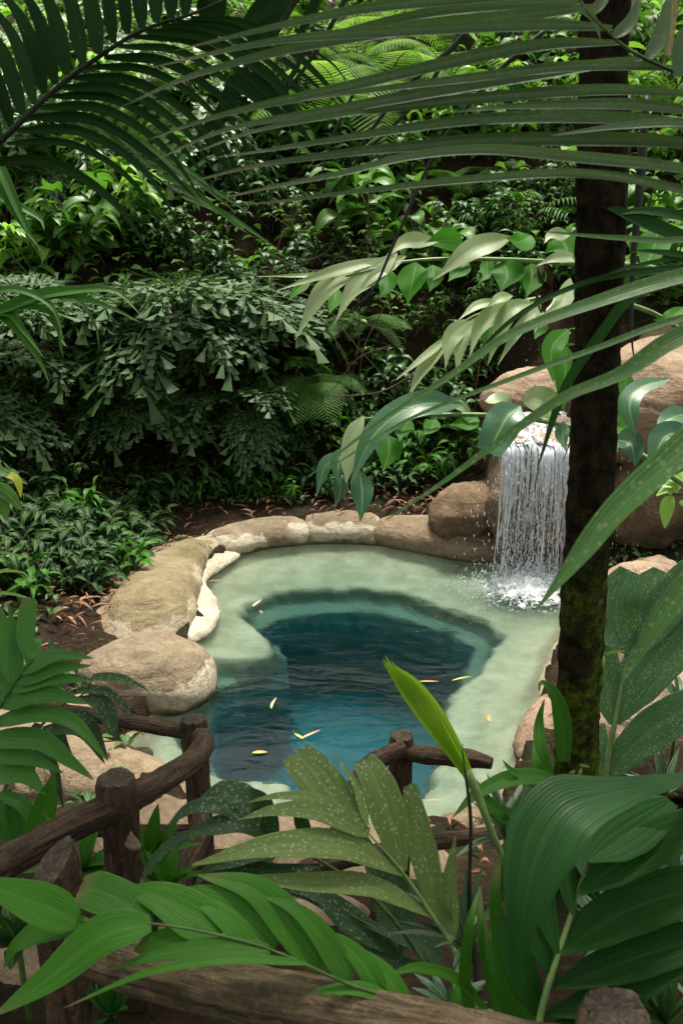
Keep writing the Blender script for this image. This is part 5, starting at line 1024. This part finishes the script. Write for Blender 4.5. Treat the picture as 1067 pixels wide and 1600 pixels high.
place('fern', 590, 12.6, .8, 'fern on the dark slope below the bright ferns', nf=10)
place('fern', 55, 7.9, .5, 'little fern in the shaded bed at the left', nf=8)
place('fern', 160, 7.6, .35, 'tiny bright fern among the bed plants by the olive boulder', nf=8)
B1 = 'broad leaved shrubs on the lit slope at upper left'; B2 = 'broad leaved shrubs on the slope at top right'; B3 = 'glossy dark shrubs in the shade'
for px, Y, s, k in [(60,10.6,1.1,'bright'),(130,10.8,1.2,'broad'),(175,11.3,1.1,'bright'),(20,11.5,1.2,'broad'),(230,12.2,1.,'bright'),(90,13.2,1.3,'bright'),(10,14.8,1.3,'bright'),(150,15.2,1.4,'broad'),(250,15.6,1.4,'bright'),(60,16.5,1.5,'bright'),(200,17.2,1.5,'bright'),(330,17.,1.5,'broad'),(-40,12.6,1.2,'bright'),(280,13.8,1.1,'broad'),(340,14.6,1.1,'bright'),(240,11.4,1.1,'bright'),(300,12.0,1.1,'bright'),(180,12.6,1.3,'bright'),(360,13.0,1.,'broad'),(110,11.8,1.2,'bright'),(230,13.2,1.3,'bright'),(20,12.6,1.3,'bright'),(130,14.2,1.4,'bright'),(300,16.2,1.5,'bright')]:
    place(k, px, Y, s, 'broad leaved %s shrub on the lit slope at upper left' % ('light green' if k == 'bright' else 'mid green'), B1)
for px, Y, s, k in [(640,12.2,1.,'broad'),(700,12.8,1.,'bright'),(760,12.6,1.1,'broad'),(800,13.4,1.,'bright'),(850,13.0,1.1,'broad'),(720,13.6,.9,'bright'),(780,14.4,1.1,'broad'),(680,16.6,1.4,'bright'),(780,16.2,1.4,'bright'),(860,15.4,1.3,'broad'),(980,13.2,1.2,'bright'),(1040,12.4,1.2,'bright'),(1010,14.4,1.3,'broad'),(1060,15.4,1.4,'bright'),(960,16.2,1.4,'bright'),(600,17.2,1.4,'broad'),(480,17.,1.5,'bright'),(1000,11.2,1.,'bright'),(1067,10.6,1.,'broad')]:
    place(k, px, Y, s, '%s shrub on the slope at top right' % ('light green leafy' if k == 'bright' else 'mid green leafy'), B2)
for px, Y, s, lab in [(535,11.3,1.05,'broad leaved plant with large ribbed leaves hanging at centre top'),(600,11.0,1.,'broad leaved plant on the dark slope right of centre'),(470,12.4,1.,'broad leaved plant in the dark above the hanging fern'),(660,10.6,.9,'broad leaved plant between the two upper ginger canes'),(960,9.9,.9,'broad leaved plant behind the palm trunk on the right'),(1040,9.6,1.,'large leaved plant at the right edge above the mossy boulder'),(1000,10.6,1.1,'large pale leaved plant at the right beside the hanging stems')]:
    place('big', px, Y, s, lab)
for px, Y, s in [(30,9.8,1.1),(120,9.9,1.1),(440,9.5,1.),(400,10.3,1.1),(470,10.6,1.1),(520,10.2,.9),(600,9.7,.9),(650,9.6,1.),(700,9.4,1.),(740,9.8,1.),(800,10.2,1.1),(880,10.2,1.1),(560,9.5,.7),(20,8.7,.8),(90,8.5,.7),(320,10.8,1.2),(250,11.,1.2),(430,11.4,1.2),(700,10.8,1.1),(780,11.2,1.2),(860,11.6,1.2),(550,12.,1.1),(380,11.8,1.2),(160,8.9,.6),(480,9.3,.6)]:
    place('dark', px, Y, s, 'glossy dark lance leaved shrub in the deep shade behind the pool', B3)
for px, Y, s in [(620,9.1,.9),(655,8.95,.8),(690,9.0,.9),(640,9.3,1.1),(720,9.2,.8),(590,9.05,.7)]:
    place('herb', px, Y, s * 1.3, 'green lance leaved herb in the bed just left of the waterfall', 'herbs in the bed left of the waterfall')
for px, Y, s in [(412,8.75,.9),(455,8.7,.7),(350,8.8,.8),(300,8.7,.8),(520,8.75,.6),(560,8.7,.6)]:
    place('herb', px, Y, s, 'green herb sprouting behind the far rim stones', 'herbs behind the far rim')
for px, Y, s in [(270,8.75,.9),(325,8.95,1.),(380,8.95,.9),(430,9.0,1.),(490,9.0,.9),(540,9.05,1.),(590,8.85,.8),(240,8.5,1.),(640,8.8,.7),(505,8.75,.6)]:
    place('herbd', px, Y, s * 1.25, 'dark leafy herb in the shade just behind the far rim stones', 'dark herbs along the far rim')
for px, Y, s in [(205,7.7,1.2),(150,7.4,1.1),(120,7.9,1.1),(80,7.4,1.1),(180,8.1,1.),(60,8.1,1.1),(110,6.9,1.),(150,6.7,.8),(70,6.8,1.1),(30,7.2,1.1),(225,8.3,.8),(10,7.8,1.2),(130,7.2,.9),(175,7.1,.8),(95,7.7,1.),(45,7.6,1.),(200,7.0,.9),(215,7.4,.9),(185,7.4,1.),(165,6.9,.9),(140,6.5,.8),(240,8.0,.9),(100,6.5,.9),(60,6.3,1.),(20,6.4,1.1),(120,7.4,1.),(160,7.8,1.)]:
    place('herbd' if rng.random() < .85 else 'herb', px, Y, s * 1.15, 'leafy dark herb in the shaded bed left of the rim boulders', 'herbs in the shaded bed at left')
for px, Y, s in [(460,9.2,.7),(700,10.0,.8),(740,10.4,.8),(500,11.,1.),(640,10.2,.8),(100,9.3,.8),(20,9.5,.9),(380,9.0,.5),(290,8.95,.5),(560,10.8,1.),(820,11.,1.1),(900,11.6,1.2),(940,12.4,1.2),(640,13.2,1.1),(520,13.2,1.2),(860,14.2,1.2),(350,13.,1.1)]:
    place('fine', px, Y, s * 1.2, 'small leaved shrub filling the gaps of the dark thicket', 'small leaved shrubs of the thicket')
place('palm', 250, 16.4, 1.6, 'small palm high on the slope at top left'); place('palm', 880, 17.5, 1.6, 'small palm high on the slope behind the trunk'); place('palm', 830, 11.4, 1., 'small palm with ribbed leaves just left of the trunk', az=1.)
place('palm', 1060, 13.6, 1.3, 'small palm at the upper right edge')
# hillside undergrowth: one mass of leaves too many to count
m = MB(); N = 22000
for k in range(N):
    Y = 9.3 + 22 * rng.random() ** 1.5; X = (rng.random() * 1.5 - .75) * (Y * .62 + 1.); z = float(gz0(X, Y)); c = np.array([X, Y, z + .05 + .55 * rng.random() ** 2 * min(1.6, .5 + (Y - 9) * .18)])
    if fbm(np.array([X * .9, Y * .9, 2.]), 77, 2) < -.25 and Y < 13: continue
    L_ = (.09 + .12 * rng.random()) * (1 + (Y - 9) * .04); p = arc(c, rng.random() * 6.283, .7 * rng.random(), L_, 1.4, 4)
    strip(m, p, np.array([.1, .8, 1, .05]) * L_ * (.12 + .16 * rng.random()), (rng.normal() * .4, rng.normal() * .4, 1), .2, 2, r=rng.random())
set_tags(m.build('undergrowth', leaf_mat('undergrowth_leaf', (.025, .085, .010), (.10, .24, .03), rough=.42, tr=.3)), 'dense mixed undergrowth covering the hillside', None, None, 'stuff')
# ground cover of tiny leaves on the shaded bed and banks
m = MB()
for k in range(8200):
    r_ = rng.random() * 1.4
    if r_ > 1.2: X = -3.6 + 2.5 * rng.random(); Y = .9 + 3.6 * rng.random()
    elif r_ > 1.: X = 1.0 + 2.2 * rng.random(); Y = 1. + 3.4 * rng.random()
    elif r_ < .5: X = -3.6 + 2.7 * rng.random(); Y = 4.6 + 4.8 * rng.random()
    elif r_ < .8: X = -2.5 + 4.6 * rng.random(); Y = 8.55 + 1.2 * rng.random()
    else: X = 1.9 + 1.6 * rng.random(); Y = 3.2 + 4.5 * rng.random()
    if r_ <= 1. and (sdf(POOL, np.array([X]), np.array([Y]))[0] < .42 or (X > -1.45 and Y < 6)): 
        if X < 1.6: continue
    if fbm(np.array([X * 1.6, Y * 1.6, 0.]), 55, 2) < -.1: continue
    c = np.array([X, Y, float(gz(X, Y)) + .01 + .07 * rng.random()]); L_ = .04 + .09 * rng.random(); p = arc(c, rng.random() * 6.283, .2 + .8 * rng.random(), L_, 1.3, 4)
    strip(m, p, np.array([.1, .8, 1, .05]) * L_ * (.12 + .12 * rng.random()), (rng.normal() * .4, rng.normal() * .4, 1), .2, 2, r=rng.random())
set_tags(m.build('ground_cover', ML['dark']), 'low dark leafy ground cover on the banks', None, None, 'stuff')
# thin vines and twigs in the dark middle
t = thing('hanging_vines', 'thin pale vines and twigs trailing down the dark slope at centre', 'vine', tuple(P(560, 300, 8.5)))
m = MB()
for pts in [[(465,330),(440,370),(425,430),(428,500)],[(430,400),(470,420),(540,425)],[(425,440),(500,470),(560,500),(610,520)],[(575,300),(574,400),(572,470)],[(560,440),(560,540),(545,600)],[(520,380),(500,400),(430,420)],[(605,470),(570,540),(560,600)],[(500,500),(540,560),(555,640)],[(610,540),(560,560),(520,610)],[(750,560),(742,620),(745,660)],[(645,290),(640,330),(650,380)],[(480,430),(540,520),(610,600)],[(520,620),(600,610),(680,560)]]:
    ptube(m, Z3(pts, 8.6, .3), [1., 1.1, .9, .5], 20, 5)
m.build('stems', M_TWIG, t)
for px, Y, lx, w_, lab in [(985,15.0,-.5,.09,'pale yellowish tree trunk at the top right'),(1030,14.2,.5,.07,'slender pale trunk leaning at the top right edge'),(570,15.5,.4,.05,'thin brown tree trunk behind the bright ferns')]:
    c = gp(px, Y); t = thing('tree', lab, 'tree', tuple(c)); m = MB(); top = c + np.array([lx, .4, 5.]); tube(m, catmull([c - (0, 0, .3), c + np.array([lx * .3, .1, 1.8]), top], 30), np.linspace(w_, w_ * .6, 30), 12, ns=.1, nf=2); m.build('trunk', M_PALE if 'pale' in lab else M_TWIG, t)
    m = MB()
    for k in range(420):
        cc = top + rng.normal(size=3) * np.array([.9, .9, .5]); p = arc(cc, rng.random() * 6.283, .3, .22, 1.2, 4); strip(m, p, np.array([.1, .8, 1, .05]) * .045, (rng.normal() * .3, rng.normal() * .3, 1), .2, 2)
    for k in range(8):
        e = top + rng.normal(size=3) * np.array([.7, .7, .35]); pass
    m.build('crown', ML['broad'], t)

# unseen crowns above the view, put in to shade the foreground: the palm's own head of fronds, and a spreading tree rooted left of the view
src = [(data_of(*x), data_of(*y)) for x, y in [((smallpalm(500, 2.6, 1)[0], 'leaflets', ML['palmd']), (smallpalm(500, 2.6, 1)[1], 'stalk', M_STEM))]]
for k in range(22):
    f = bpy.data.objects.new('frond', src[0][0]); COL.objects.link(f); f.parent = tr; f.location = Vector(topc) - Vector(tr.location); f.rotation_euler = (rng.normal() * .1, rng.normal() * .25 - .1, k * 2.4)
    g_ = bpy.data.objects.new('stalk', src[0][1]); COL.objects.link(g_); g_.parent = f
c0 = np.array([-3.6, 3.2, float(gz(-3.6, 3.2)) - .1]); t = thing('tree', 'unseen tall broad leaved tree whose added crown shades the near bank from the left', 'tree', tuple(c0))
m = MB(); p = catmull([c0, c0 + (.1, .1, 2.5), c0 + (.5, .3, 4.6), c0 + (1.2, .6, 6.2)], 24); tube(m, p, np.linspace(.16, .07, 24), 14, ns=.08, nf=2)
cl = []
for k in range(9):
    b = p[13 + k % 9]; e = np.array([-1.9 + 2.9 * rng.random() * (1 if k % 2 else .4) , 2.6 + 3.2 * rng.random(), 5.9 + 1.3 * rng.random()]); q = catmull([b, (b + e) / 2 + (0, 0, .35), e], 10); tube(m, q, np.linspace(.05, .012, 10), 7); cl += [q[5], q[7], q[9]]
m.build('trunk', M_TWIG, t)
m = MB()
for k in range(2600):
    cc = cl[rng.integers(len(cl))] + rng.normal(size=3) * np.array([.42, .42, .22]); L_ = .16 + .1 * rng.random(); q = arc(cc, rng.random() * 6.283, .3, L_, 1.2, 4); strip(m, q, np.array([.1, .8, 1, .05]) * L_ * .26, (rng.normal() * .3, rng.normal() * .3, 1), .2, 2, r=rng.random())
m.build('crown', ML['broad'], t)
